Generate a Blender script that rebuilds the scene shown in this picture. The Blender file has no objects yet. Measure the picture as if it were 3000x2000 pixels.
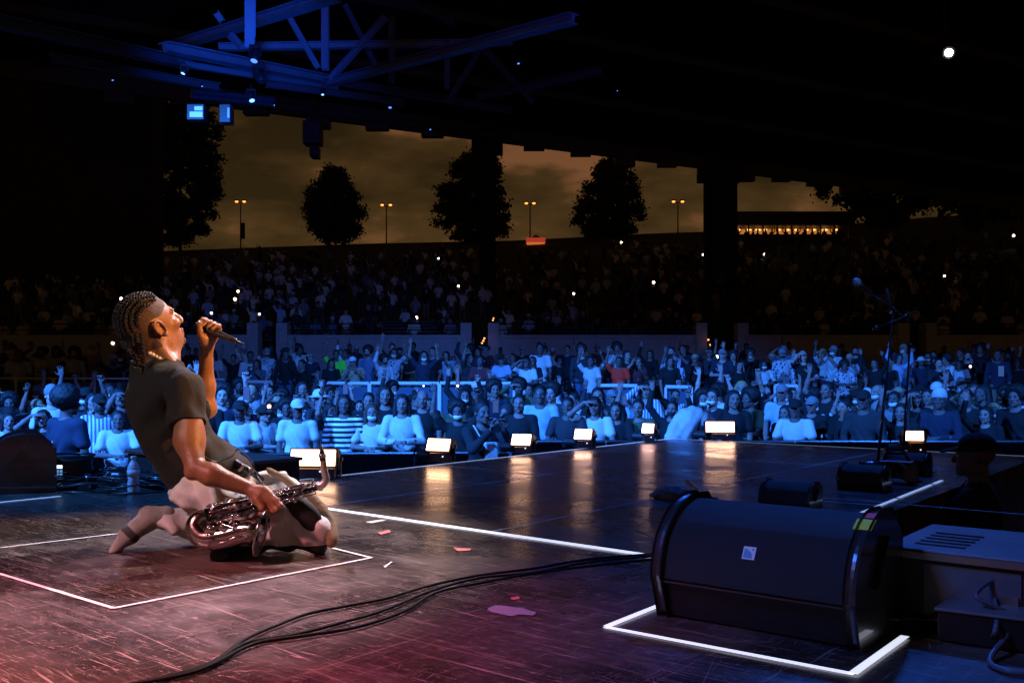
import bpy, bmesh, math, random
import numpy as np
from mathutils import Vector, Matrix
R = math.radians
random.seed(7); np.random.seed(7)
SC = bpy.context.scene
COL = SC.collection
FL, CH, HY = 2787.0, 0.64, 1090.0        # focal length in photo pixels, eye height over the stage, horizon row

# ------------------------------------------------------------------ camera, world, lights
cam_d = bpy.data.cameras.new('camera'); cam = bpy.data.objects.new('camera', cam_d); COL.objects.link(cam)
cam_d.sensor_width = 36; cam_d.lens = FL / 3000 * 36; cam_d.shift_y = 90 / 3000; cam_d.clip_end = 2000; cam_d.clip_start = .05
cam.location = (0, 0, CH); cam.rotation_euler = (R(90), 0, 0)
SC.camera = cam
SC.view_settings.view_transform = 'Standard'; SC.view_settings.look = 'None'
SC.view_settings.exposure = 0; SC.view_settings.gamma = 1
SC.cycles.use_denoising = True
SC.cycles.max_bounces = 5; SC.cycles.diffuse_bounces = 2; SC.cycles.glossy_bounces = 3
SC.cycles.transmission_bounces = 4; SC.cycles.transparent_max_bounces = 4
SC.cycles.caustics_reflective = False; SC.cycles.caustics_refractive = False
SC.cycles.sample_clamp_indirect = 3

W = bpy.data.worlds.new('World'); SC.world = W; W.use_nodes = True
nt = W.node_tree; nt.nodes.clear(); N = nt.nodes.new; Lk = nt.links.new
out = N('ShaderNodeOutputWorld'); bg = N('ShaderNodeBackground'); bg2 = N('ShaderNodeBackground'); add = N('ShaderNodeAddShader')
sky = N('ShaderNodeTexSky'); sky.sky_type = 'NISHITA'; sky.sun_disc = False; sky.sun_elevation = R(-6); sky.sun_rotation = R(150)
bg.inputs['Strength'].default_value = .002; Lk(sky.outputs[0], bg.inputs[0])
tc = N('ShaderNodeTexCoord'); mp = N('ShaderNodeMapping'); mp.inputs['Scale'].default_value = (5, 5, 13)
mp.inputs['Location'].default_value = (1.7, .3, .9)
no = N('ShaderNodeTexNoise'); no.inputs['Scale'].default_value = 1.15; no.inputs['Detail'].default_value = 6; no.inputs['Roughness'].default_value = .5
cr = N('ShaderNodeValToRGB')                                       # night clouds over a lit town: brown with orange patches
e = cr.color_ramp.elements; e[0].position = .41; e[0].color = (.032, .019, .006, 1); e[1].position = .61; e[1].color = (.23, .095, .038, 1)
m = e.new(.52); m.color = (.072, .038, .012, 1)
Lk(tc.outputs['Generated'], mp.inputs[0]); Lk(mp.outputs[0], no.inputs[0]); Lk(no.outputs[0], cr.inputs[0])
sep = N('ShaderNodeSeparateXYZ'); Lk(tc.outputs['Generated'], sep.inputs[0])
mr = N('ShaderNodeMapRange'); mr.inputs[1].default_value = .12; mr.inputs[2].default_value = .45; mr.inputs[3].default_value = .95; mr.inputs[4].default_value = .15
Lk(sep.outputs[2], mr.inputs[0])
Lk(cr.outputs[0], bg2.inputs[0]); Lk(mr.outputs[0], bg2.inputs[1])
Lk(bg.outputs[0], add.inputs[0]); Lk(bg2.outputs[0], add.inputs[1]); Lk(add.outputs[0], out.inputs[0])

def aim(o, tgt):
    d = Vector(tgt) - o.location; o.rotation_euler = d.to_track_quat('-Z', 'Y').to_euler()
def spot(name, loc, tgt, col, power, deg, blend=.5, rad=.1):
    l = bpy.data.lights.new(name, 'SPOT'); l.color = col; l.energy = power; l.spot_size = R(deg); l.spot_blend = blend; l.shadow_soft_size = rad
    o = bpy.data.objects.new(name, l); COL.objects.link(o); o.location = loc; aim(o, tgt); return o
# blue floods thrown over the crowd, all but the last in the stage roof
BLUE = (.03, .205, 1.0)
spot('blue_flood', (-11, 3, 8.0), (-.8, 14.2, -1.4), BLUE, 42000, 46, .5, .10)
spot('blue_flood', (-1, 1, 8.0), (-2, 15, -1), BLUE, 12000, 46, .8, .10)
spot('blue_flood', (9, 3, 8.0), (6.0, 18, -.6), BLUE, 11000, 50, .8, .10)
spot('blue_flood', (-1, 11, 4.6), (-7.0, 38, .6), BLUE, 5200, 34, .8, .10)  # unseen flood added above the crowd to light the far wall
# performer
spot('key_spot', (1.2, 7.2, 4.8), (-1.15, 3.5, .4), (1.0, .78, .68), 2700, 24, .5, .06)
spot('key_spot', (-2.6, 6.8, 5.0), (-1.1, 3.45, .2), (.85, .74, 1.0), 1000, 18, .5, .06)
spot('amber_spot', (3.6, 2.4, 2.2), (-1.2, 3.55, .68), (1.0, .42, .13), 1700, 12, .7, .06)
# pink wash on the stage floor
spot('pink_wash', (-3.8, -.2, 4.2), (-1.55, 1.75, 0), (1.0, .19, .21), 4200, 34, .95, .2)
# blue wash across the stage
spot('stage_wash', (3.5, 9.5, 6.5), (.9, 4.5, 0), (.02, .15, 1.0), 950, 60, .8, .2)
spot('stage_wash', (-2.2, 1.2, 3.6), (1.2, 2.7, .1), (.03, .19, 1.0), 420, 40, .9, .5)
spot('added_front_fill', (-3.3, .9, 3.0), (-1.15, 3.45, .25), (1.0, .95, .95), 190, 19, .7, .2)  # added fill, whitens the performer against the pink wash
spot('floor_blue', (-4.8, 3.6, 3.6), (-2.1, 5.3, .1), (.05, .28, 1.0), 1100, 34, .8, .1)
spot('added_monitor_glint', (-1.6, .7, 2.6), (.72, 2.3, .2), (1.0, .50, .28), 34, 20, .8, .08)  # added warm spot, puts orange highlights on the monitor cheeks
spot('added_stand_blue', (4.2, 1.2, 4.6), (2.42, 6.4, 1.0), (.04, .22, 1.0), 700, 15, .5, .05)  # added blue spot so the microphone stands stay visible
spot('truss_wash', (1.5, 8.0, 3.0), (1.2, 20, 7.4), (.003, .050, .9), 420, 50, 1.0, .3)  # extra wide wash added so the outer steel shows faintly
# blue uplight on the roof steel
spot('truss_wash', (-2.5, 9.0, 3.4), (-4.7, 17.0, 6.3), (.006, .095, 1.0), 3600, 31, 1.0, .3)

# ------------------------------------------------------------------ helpers
def P(px, py, D): return Vector(((px - 1500) * D / FL, D, CH - (py - HY) * D / FL))
def G(px, py, z=0.0):
    D = (CH - z) * FL / (py - HY); return Vector(((px - 1500) * D / FL, D, z))
def pxy(v): return 1500 + FL * v[0] / v[1], HY - FL * (v[2] - CH) / v[1]

def mat(name, col, rough=.6, metal=0, emit=None, es=0, spec=.5, bump=0, bscale=60, noise=0, nscale=8, coat=0, trans=0):
    m = bpy.data.materials.new(name); m.use_nodes = True; t = m.node_tree; b = t.nodes['Principled BSDF']
    b.inputs['Base Color'].default_value = (*col, 1); b.inputs['Roughness'].default_value = rough; b.inputs['Metallic'].default_value = metal
    b.inputs['Specular IOR Level'].default_value = spec; b.inputs['Coat Weight'].default_value = coat
    b.inputs['Transmission Weight'].default_value = trans
    if emit: b.inputs['Emission Color'].default_value = (*emit, 1); b.inputs['Emission Strength'].default_value = es
    c = None
    if bump or noise:
        c = t.nodes.new('ShaderNodeTexCoord')
    if noise:
        n = t.nodes.new('ShaderNodeTexNoise'); n.inputs['Scale'].default_value = nscale; n.inputs['Detail'].default_value = 5
        r = t.nodes.new('ShaderNodeValToRGB'); r.color_ramp.elements[0].position = .3; r.color_ramp.elements[1].position = .7
        r.color_ramp.elements[0].color = (*[x * (1 - noise) for x in col], 1); r.color_ramp.elements[1].color = (*[min(1, x * (1 + noise)) for x in col], 1)
        t.links.new(c.outputs['Object'], n.inputs[0]); t.links.new(n.outputs[0], r.inputs[0]); t.links.new(r.outputs[0], b.inputs['Base Color'])
    if bump:
        n = t.nodes.new('ShaderNodeTexNoise'); n.inputs['Scale'].default_value = bscale; n.inputs['Detail'].default_value = 4
        bp = t.nodes.new('ShaderNodeBump'); bp.inputs['Strength'].default_value = bump; bp.inputs['Distance'].default_value = .01
        t.links.new(c.outputs['Object'], n.inputs[0]); t.links.new(n.outputs[0], bp.inputs['Height']); t.links.new(bp.outputs[0], b.inputs['Normal'])
    return m

class MB:
    def __init__(s): s.v = []; s.f = []; s.m = []
    def raw(s, v, f, mi=0):
        o = len(s.v); s.v += [tuple(x) for x in v]; s.f += [tuple(i + o for i in q) for q in f]; s.m += [mi] * len(f); return s
    def box(s, lo, hi, mi=0, M=None):
        x0, y0, z0 = lo; x1, y1, z1 = hi
        v = [Vector(p) for p in ((x0,y0,z0),(x1,y0,z0),(x1,y1,z0),(x0,y1,z0),(x0,y0,z1),(x1,y0,z1),(x1,y1,z1),(x0,y1,z1))]
        if M: v = [M @ p for p in v]
        return s.raw(v, [(0,3,2,1),(4,5,6,7),(0,1,5,4),(1,2,6,5),(2,3,7,6),(3,0,4,7)], mi)
    def bar(s, a, b, w, h=None, mi=0, up=(0,0,1)):
        a = Vector(a); b = Vector(b); h = h or w; d = (b - a).normalized(); up = Vector(up)
        if abs(d.dot(up)) > .98: up = Vector((0, 1, 0))
        x = d.cross(up).normalized(); y = x.cross(d)
        v = [p + x * sx * w / 2 + y * sy * h / 2 for p in (a, b) for sx, sy in ((-1,-1),(1,-1),(1,1),(-1,1))]
        return s.raw(v, [(0,3,2,1),(4,5,6,7),(0,1,5,4),(1,2,6,5),(2,3,7,6),(3,0,4,7)], mi)
    def tube(s, pts, r, n=8, mi=0, caps=True):
        pts = [Vector(p) for p in pts]; rs = r if isinstance(r, (list, tuple)) else [r] * len(pts)
        o = len(s.v); t0 = (pts[1] - pts[0]).normalized(); up = Vector((0, 0, 1)) if abs(t0.z) < .9 else Vector((0, 1, 0))
        x = t0.cross(up).normalized()
        for i, p in enumerate(pts):
            t = (pts[min(i + 1, len(pts) - 1)] - pts[max(i - 1, 0)]).normalized()
            x = (x - t * x.dot(t)).normalized(); y = t.cross(x)
            for k in range(n):
                a = 2 * math.pi * k / n; s.v.append(tuple(p + (x * math.cos(a) + y * math.sin(a)) * rs[i]))
        for i in range(len(pts) - 1):
            for k in range(n):
                k2 = (k + 1) % n; s.f.append((o + i*n + k, o + i*n + k2, o + (i+1)*n + k2, o + (i+1)*n + k)); s.m.append(mi)
        if caps:
            s.f.append(tuple(o + k for k in range(n))[::-1]); s.m.append(mi)
            q = o + (len(pts) - 1) * n; s.f.append(tuple(q + k for k in range(n))); s.m.append(mi)
        return s
    def lathe(s, prof, c=(0,0,0), axis=(0,0,1), n=16, mi=0):   # prof: (r, t) along axis
        c = Vector(c); ax = Vector(axis).normalized()
        return s.tube([c + ax * t for r, t in prof], [max(r, 1e-4) for r, t in prof], n, mi)
    def ball(s, c, r, nu=10, nv=7, mi=0):
        c = Vector(c); r = Vector((r, r, r)) if not hasattr(r, '__len__') else Vector(r); o = len(s.v)
        for j in range(nv + 1):
            th = math.pi * j / nv
            for i in range(nu):
                ph = 2 * math.pi * i / nu
                s.v.append((c.x + r.x*math.sin(th)*math.cos(ph), c.y + r.y*math.sin(th)*math.sin(ph), c.z + r.z*math.cos(th)))
        for j in range(nv):
            for i in range(nu):
                i2 = (i + 1) % nu; s.f.append((o+j*nu+i, o+(j+1)*nu+i, o+(j+1)*nu+i2, o+j*nu+i2)); s.m.append(mi)
        return s
    def disc(s, c, nrm, r0, r1, h, n=14, mi=0):
        return s.lathe([(r0, 0), (r1, h)], c, nrm, n, mi)
    def build(s, name, mats, parent=None, smooth=False, bevel=0):
        me = bpy.data.meshes.new(name); me.from_pydata(s.v, [], s.f)
        for m in (mats if isinstance(mats, (list, tuple)) else [mats]): me.materials.append(m)
        me.polygons.foreach_set('material_index', s.m)
        if smooth: me.polygons.foreach_set('use_smooth', [True] * len(s.f))
        me.validate()
        o = bpy.data.objects.new(name, me); COL.objects.link(o)
        if parent:
            o.parent = parent; o.matrix_parent_inverse = Matrix.Translation(parent.location).inverted() if LOCAL_OFF[0] else Matrix()
        if bevel:
            b = o.modifiers.new('bevel', 'BEVEL'); b.width = bevel; b.segments = 2; b.limit_method = 'ANGLE'; b.angle_limit = R(40)
        return o
LOCAL_OFF = [True]       # parts are written in world coordinates; the parent's inverse takes its location out
def tag(o, label=None, cat=None, group=None, kind=None):
    if label: o['label'] = label
    if cat: o['category'] = cat
    if group: o['group'] = group
    if kind: o['kind'] = kind
    return o
def empty(name, loc, label, cat, group=None):
    o = bpy.data.objects.new(name, None); o.empty_display_size = .1; COL.objects.link(o); o.location = loc
    return tag(o, label, cat, group)
def bez(p, n=20):
    """Catmull-Rom through points"""
    p = [Vector(q) for q in p]; q = [p[0] * 2 - p[1]] + p + [p[-1] * 2 - p[-2]]; r = []
    for i in range(1, len(q) - 2):
        for k in range(n):
            t = k / n; a, b, c, d = q[i-1], q[i], q[i+1], q[i+2]
            r.append(.5 * ((2*b) + (c - a)*t + (2*a - 5*b + 4*c - d)*t*t + (3*b - a - 3*c + d)*t**3))
    return r + [p[-1]]

# ---- signed-distance modelling: smooth blends of tapered limbs and ellipsoids, meshed by surface nets
class SDF:
    def __init__(s): s.ops = []
    def cap(s, a, b, r1, r2=None, k=.02, sub=False):
        a = np.array(a, float); b = np.array(b, float); r2 = r1 if r2 is None else r2; d = b - a; L2 = max(d @ d, 1e-12)
        def f(Q):
            t = np.clip(((Q - a) @ d) / L2, 0, 1); w = Q - a - t[:, None] * d
            return np.sqrt((w * w).sum(1)) - (r1 + (r2 - r1) * t)
        s.ops.append((f, k, sub)); return s
    def ell(s, c, r, ax=None, k=.02, sub=False):
        c = np.array(c, float); r = np.array(r, float); A = None if ax is None else np.array(ax, float)   # rows = axes
        def f(Q):
            q = Q - c
            if A is not None: q = q @ A.T
            u = q / r; k0 = np.sqrt((u * u).sum(1)); w = q / (r * r); k1 = np.sqrt((w * w).sum(1)) + 1e-9
            return k0 * (k0 - 1) / k1
        s.ops.append((f, k, sub)); return s
    def plane(s, p, n, k=.004):       # cut away the side the normal points to
        p = np.array(p, float); n = np.array(n, float); n = n / np.linalg.norm(n)
        s.ops.append((lambda Q: -((Q - p) @ n), k, True)); return s
    def ev(s, Q, ops=None):
        d = np.full(len(Q), 1e3)
        for f, k, sub in (ops or s.ops):
            v = f(Q)
            if sub:
                v = -v; h = np.clip(.5 + .5 * (v - d) / k, 0, 1); d = d + (v - d) * h + k * h * (1 - h)
            else:
                h = np.clip(.5 + .5 * (d - v) / k, 0, 1); d = d + (v - d) * h - k * h * (1 - h)
        return d
    def mesh(s, lo, hi, h, disp=None):
        lo = np.array(lo, float); hi = np.array(hi, float); B = 20
        nb = np.ceil((hi - lo) / h / B).astype(int); n = nb * B + 1
        V = np.ones(tuple(n), np.float32); g = np.arange(B + 1) * h
        I = np.stack(np.meshgrid(g, g, g, indexing='ij'), -1).reshape(-1, 3); Rr = B * h * .87
        cen = np.stack(np.meshgrid(*[np.arange(k) for k in nb], indexing='ij'), -1).reshape(-1, 3)
        C = lo + (cen + .5) * B * h
        per = [(f(C), f, k, sub) for f, k, sub in s.ops]; dC = s.ev(C)
        for j in range(len(cen)):
            i0 = cen[j] * B; sl = tuple(slice(a, a + B + 1) for a in i0)
            if abs(dC[j]) > Rr * 1.5 + .03: V[sl] = np.sign(dC[j]); continue
            act = [(f, k, sub) for v, f, k, sub in per if v[j] < Rr * 1.6 + k + .01]
            if not any(not a[2] for a in act): V[sl] = 1; continue
            Q = lo + i0 * h + I; d = s.ev(Q, act)
            if disp is not None: d = d + disp(Q)
            V[sl] = d.reshape(B + 1, B + 1, B + 1)
        return surfnet(V, lo, h)
def surfnet(V, lo, h):
    S = V < 0; nx, ny, nz = V.shape
    cnt = np.zeros((nx-1, ny-1, nz-1), np.int8)
    for a in (0, 1):
        for b in (0, 1):
            for c in (0, 1): cnt += S[a:nx-1+a, b:ny-1+b, c:nz-1+c]
    act = (cnt > 0) & (cnt < 8); idx = np.full(act.shape, -1, np.int64); ci = np.argwhere(act); idx[act] = np.arange(len(ci))
    pos = np.zeros((len(ci), 3)); m = np.zeros(len(ci)); cs = [(a, b, c) for a in (0,1) for b in (0,1) for c in (0,1)]
    for a in cs:
        for ax in range(3):
            if a[ax]: continue
            b = list(a); b[ax] = 1
            va = V[ci[:,0]+a[0], ci[:,1]+a[1], ci[:,2]+a[2]]; vb = V[ci[:,0]+b[0], ci[:,1]+b[1], ci[:,2]+b[2]]
            x = (va < 0) != (vb < 0); t = np.where(x, va / np.where(x, va - vb, 1), 0); pt = np.tile(np.array(a, float), (len(ci), 1)); pt[:, ax] = t
            pos += pt * x[:, None]; m += x
    verts = lo + (ci + pos / m[:, None]) * h
    faces = []
    for ax in range(3):
        u, w = (ax + 1) % 3, (ax + 2) % 3
        s0 = [slice(None)] * 3; s1 = [slice(None)] * 3; s0[ax] = slice(0, -1); s1[ax] = slice(1, None)
        A = S[tuple(s0)]; Bb = S[tuple(s1)]; e = np.argwhere(A != Bb)
        e = e[(e[:, u] > 0) & (e[:, w] > 0) & (e[:, u] < V.shape[u] - 1) & (e[:, w] < V.shape[w] - 1)]
        q = []
        for du, dw in ((-1,-1),(0,-1),(0,0),(-1,0)):
            c = e.copy(); c[:, u] += du; c[:, w] += dw; q.append(idx[c[:,0], c[:,1], c[:,2]])
        q = np.stack(q, 1); fl = ~A[e[:,0], e[:,1], e[:,2]]; q[fl] = q[fl][:, ::-1]; faces.append(q)
    return verts, np.concatenate(faces)
def npmesh(name, verts, faces, mats, mi=None):
    me = bpy.data.meshes.new(name); nf = len(faces)
    me.vertices.add(len(verts)); me.vertices.foreach_set('co', np.asarray(verts, np.float32).ravel())
    me.loops.add(nf * 4); me.loops.foreach_set('vertex_index', np.asarray(faces, np.int32).ravel())
    me.polygons.add(nf); me.polygons.foreach_set('loop_start', np.arange(0, nf * 4, 4, dtype=np.int32))
    for m in mats: me.materials.append(m)
    if mi is not None: me.polygons.foreach_set('material_index', np.asarray(mi, np.int32))
    me.polygons.foreach_set('use_smooth', np.ones(nf, bool)); me.update(calc_edges=True); me.validate()
    return me
def link(name, me, parent=None):
    o = bpy.data.objects.new(name, me); COL.objects.link(o)
    if parent:
        o.parent = parent
        if LOCAL_OFF[0]: o.matrix_parent_inverse = Matrix.Translation(parent.location).inverted()
    return o

def head_sdf(s, M, full=True, k=.012):
    """head in its own frame (x forward, y left, z up) placed by M = (origin, 3x3 columns, scale)"""
    o, A, sc = M; A = np.array(A, float); o = np.array(o, float)
    T = lambda p: o + A @ (np.array(p, float) * sc)
    AX = A.T
    E = lambda c, r, k=k, sub=False: s.ell(T(c), np.array(r) * sc, AX, k, sub)
    K = lambda a, b, r1, r2=None, k=k, sub=False: s.cap(T(a), T(b), r1 * sc, (r2 if r2 is not None else r1) * sc, k, sub)
    E((-.014, 0, .035), (.097, .077, .088)); E((.032, 0, -.012), (.062, .061, .098), .02)
    E((.040, 0, -.075), (.050, .046, .036), .02); E((.078, 0, -.100), (.018, .020, .016), .018)
    for y in (-1, 1):
        E((-.004, y * .050, -.060), (.032, .016, .034), .02); E((.066, y * .042, -.022), (.022, .022, .018), .015)
        K((.084, y * .012, .024), (.076, y * .046, .024), .011, .009, .010)
        E((.096, y * .031, .002), (.016, .017, .011), .008, True); E((.078, y * .030, .001), (.0135, .0135, .0125), .002)
        E((.106, y * .013, -.034), (.011, .009, .008), .006)
        E((-.012, y * .079, -.004), (.019, .008, .031), .004); E((-.008, y * .088, -.001), (.009, .007, .016), .004, True)
    K((.090, 0, .018), (.114, 0, -.028), .009, .012, .010)
    K((.091, -.019, -.060), (.091, .019, -.060), .0075, k=.006); K((.088, -.017, -.073), (.088, .017, -.073), .0085, k=.006)
    K((.104, -.020, -.066), (.104, .020, -.066), .0035, k=.003, sub=True)
    return T, AX, sc

def hand_sdf(s, w, d, nrm, curl=.3, spread=.12, sc=1.0, thumb=1, k=.008):
    """open or curled hand: wrist w, finger direction d, palm-side normal nrm; thumb on side +-1"""
    w = np.array(w, float); d = np.array(d, float); d /= np.linalg.norm(d); n = np.array(nrm, float); n -= d * (n @ d); n /= np.linalg.norm(n)
    sd = np.cross(d, n) * thumb
    s.ell(w + d * .050 * sc, np.array((.050, .041, .017)) * sc, [d, np.cross(d, n), n], .012)
    for i, (off, L) in enumerate(((.030, .070), (.010, .080), (-.011, .075), (-.031, .058))):
        p = w + (d * .085 + sd * off) * sc; a = off / .03 * spread; dd = d * math.cos(a) + sd * math.sin(a); th = 0
        for j, fr in enumerate((.45, .30, .25)):
            th += curl * (1 + .4 * j); v = dd * math.cos(th) + n * math.sin(th); q = p + v * L * fr * sc
            s.cap(p, q, (.0092 - .0008 * j) * sc, (.0086 - .0008 * j) * sc, k if j == 0 else .003); p = q
    p = w + (d * .028 + sd * .030) * sc; v = d * .55 + sd * .75 + n * .35; v /= np.linalg.norm(v); q = p + v * .040 * sc
    s.cap(p, q, .0125 * sc, .0105 * sc, .01); v2 = d * .85 + sd * .35 + n * (.3 + curl); v2 /= np.linalg.norm(v2); s.cap(q, q + v2 * .030 * sc, .0103 * sc, .009 * sc, .004)
# ------------------------------------------------------------------ materials shared by people
SKIN = mat('skin_brown', (.29, .135, .07), .40, spec=.5, bump=.22, bscale=170, noise=.14, nscale=14)
SCALP = mat('scalp_stubble', (.060, .032, .024), .7, bump=.3, bscale=420)
LIP = mat('lip', (.25, .09, .07), .4); EYE = mat('eye', (.05, .04, .04), .2)
HAIRM = mat('black_hair', (.012, .010, .010), .5, bump=.4, bscale=200)
BRAIDM = mat('braided_hair', (.014, .012, .011), .6, spec=.35)
SHIRTM = mat('charcoal_cotton', (.012, .0115, .0105), .92, bump=.7, bscale=22, noise=.1, nscale=30)
TROUS = mat('white_denim', (.74, .74, .75), .85, bump=.9, bscale=16, noise=.10, nscale=10)
TAN = mat('tan_suede', (.26, .19, .11), .85, bump=.3, bscale=60, noise=.2, nscale=20)
BLACKFILL = mat('black_fill', (.012, .011, .012), .8)
SOCK = mat('grey_sock', (.34, .34, .34), .95, bump=.4, bscale=260, noise=.1, nscale=40)
SOCKD = mat('dark_sock_band', (.06, .06, .07), .95, bump=.4, bscale=260)
CHROME = mat('nickel_plate', (.62, .60, .62), .16, metal=1, bump=.05, bscale=30)
NICKELD = mat('dark_lacquer', (.10, .10, .12), .2, metal=1)
BLACK = mat('black_plastic', (.014, .014, .015), .42)
BLACKM = mat('black_matte', (.012, .012, .012), .8)
STEEL = mat('steel', (.5, .5, .52), .3, metal=1)
PEARL = mat('pearl', (.95, .93, .95), .2, coat=.5)
LIMEM = mat('lime_band', (.30, .55, .02), .5)
WHITE = mat('white_cloth', (.75, .75, .75), .8)

def p(x, y, D): return np.array(P(x, y, D))
def nrm(v): v = np.array(v, float); return v / np.linalg.norm(v)
PX = 3.5 / FL                                      # metres per photo pixel at the performer
def E2(s, x, y, D, ra, rb, rd, ang, yaw=0, k=.03, sub=False):     # ellipsoid: long axis at ang (deg, up from right) in the picture plane
    a = R(ang); A = [[math.cos(a), 0, math.sin(a)], [0, 1, 0], [-math.sin(a), 0, math.cos(a)]]
    c, q = math.cos(R(yaw)), math.sin(R(yaw)); Z = np.array([[c, q, 0], [-q, c, 0], [0, 0, 1]])
    s.ell(p(x, y, D), (ra * PX, rd * PX, rb * PX), np.array(A) @ Z, k, sub)

g0 = G(700, 1590)
man = empty('person', g0, 'kneeling performer in dark tee and white trousers leaning back to sing into a microphone', 'person')
F = nrm((.57, .66, .49)); Lf = nrm(np.cross((0, 0, 1), F)); U = np.cross(F, Lf)
A = np.stack([F, Lf, U], 1); sc = 1.04
O = p(468, 962, 3.47) - A @ (np.array((-.012, -.079, -.004)) * sc)

body = SDF()
body.cap(p(467, 1092, 3.56), O + A @ np.array((-.030, 0, -.03)), .066, .058, .03)
body.ell(p(455, 1088, 3.56), (.055, .10, .030), None, .03)
T, AX, _ = head_sdf(body, (O, A, sc))
# helix of the near ear
for i in range(9):
    a0, a1 = R(-60 + i * 32), R(-60 + (i + 1) * 32)
    q = [T((-.014 + .017 * math.cos(a) - .004 * math.sin(a), -.088, -.002 + .029 * math.sin(a))) for a in (a0, a1)]
    body.cap(q[0], q[1], .0042, k=.003)
body.ell(T((-.006, -.088, -.031)), (.009, .008, .009), AX, .004)
# sternomastoid and throat
body.cap(T((-.03, -.055, -.06)), p(512, 1074, 3.50), .018, .014, .02)
body.cap(T((.045, -.005, -.09)), p(505, 1060, 3.54), .028, .03, .03)
# torso core under the shirt
body.cap(p(500, 1160, 3.54), p(570, 1330, 3.52), .09, .07, .05)
# right (near) arm
RS, RE, RW = p(545, 1150, 3.36), p(574, 1372, 3.24), p(738, 1434, 3.25)
body.cap(RS, p(553, 1290, 3.29), .050, .046, .03); body.cap(p(553, 1290, 3.29), RE, .046, .033, .03)
body.ell(p(568, 1280, 3.30), (.030, .035, .07), None, .03)
body.cap(RE, p(620, 1390, 3.23), .034, .037, .012); body.cap(p(620, 1390, 3.23), RW, .037, .0235, .02)
body.ell(p(560, 1386, 3.235), (.018, .022, .020), None, .02)
# right hand over the saxophone
hd = nrm(p(806, 1470, 3.245) - RW)
body.ell(p(768, 1452, 3.235), (.046, .026, .036), [hd, (0, 1, 0), np.cross(hd, (0, 1, 0))], .015)
for i, (kx, ky, mx, my, tx, ty) in enumerate(((808,1464,822,1482,806,1497),(798,1474,808,1494,790,1505),(786,1480,793,1499,776,1508),(772,1482,777,1500,762,1505))):
    dd = 3.215 + .006 * i
    body.cap(p(kx - 18, ky - 12, 3.225), p(kx, ky, dd), .013, .0105, .012)
    body.cap(p(kx, ky, dd), p(mx, my, dd - .008), .0105, .0095, .004); body.cap(p(mx, my, dd - .008), p(tx, ty, dd + .006), .0095, .0085, .004)
body.cap(p(752, 1462, 3.21), p(768, 1488, 3.20), .014, .0115, .012); body.cap(p(768, 1488, 3.20), p(786, 1499, 3.215), .0115, .0095, .004)
# left (far) arm with microphone
LS, LE, LW = p(500, 1130, 3.70), p(604, 1196, 3.80), p(607, 1012, 3.74)
body.cap(LS, LE, .050, .042, .03); body.cap(LE, p(602, 1130, 3.78), .034, .034, .02); body.cap(p(602, 1130, 3.78), LW, .034, .0215, .03)
m0, m1 = p(588, 957, 3.73), p(692, 999, 3.69); dm = nrm(m1 - m0)
e2 = nrm(np.array((0, 1, 0)) - dm * dm[1]); e1 = np.cross(e2, dm); e1 = e1 if e1[2] > 0 else -e1
body.ell(m0 + dm * .036 + e2 * .022 - e1 * .018, (.040, .018, .042), [dm, e2, e1], .015)
body.cap(LW, m0 + dm * .036 - e1 * .035 + e2 * .004, .0225, .026, .02)
for i, s0 in enumerate((.002, .023, .044, .064)):
    rr = .031 - .001 * i; pts = []
    for ph in (-25, 25, 72, 118, 158):
        a = R(ph); pts.append(m0 + dm * (s0 + .004 * math.sin(a)) + e2 * math.cos(a) * rr + e1 * math.sin(a) * (rr + .003))
    for j in range(4): body.cap(pts[j], pts[j + 1], .0105 - .0006 * j, .0100 - .0006 * j, .008 if j == 0 else .003)
th = [m0 + dm * .040 - e1 * .045 - e2 * .012, m0 + dm * .026 - e1 * .020 - e2 * .031, m0 + dm * .014 + e1 * .008 - e2 * .033]
body.cap(th[0], th[1], .0155, .0125, .012); body.cap(th[1], th[2], .0125, .0108, .004); body.ell(th[2], (.011, .010, .013), None, .005)
V, Fc = body.mesh((-1.55, 3.05, .10), (-.72, 4.05, .98), .0033)
c = V[Fc].mean(1); hl = (c - O) @ A / sc; print('HEAD', pxy(O))
mi = np.zeros(len(Fc), int)
hair = (hl[:, 2] > .034 + .45 * (hl[:, 0] - .02).clip(0, 1) + .9 * (hl[:, 0] - .06).clip(0, 1)) | ((hl[:, 0] < -.030) & (hl[:, 2] > -.065 ))
hair &= (np.linalg.norm(hl, axis=1) < .15) & (hl[:, 0] < .075) & ~((abs(hl[:, 1]) > .082) & (hl[:, 2] < .03) & (hl[:, 0] > -.036))
mi[hair] = 1
goat = (np.linalg.norm(hl, axis=1) < .145) & (hl[:, 0] > .055) & (hl[:, 2] < -.082) & (hl[:, 2] > -.125) & (abs(hl[:, 1]) < .032); mi[goat] = 1
lip = (np.linalg.norm(hl, axis=1) < .13) & (hl[:, 0] > .085) & (hl[:, 2] < -.052) & (hl[:, 2] > -.082) & (abs(hl[:, 1]) < .026); mi[lip] = 2
for y in (-1, 1):
    mi[(np.linalg.norm(hl - np.array((.083, y * .030, .001)), axis=1) < .0125)] = 3
link('body', npmesh('body', V, Fc, [SKIN, SCALP, LIP, EYE], mi), man)

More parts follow.
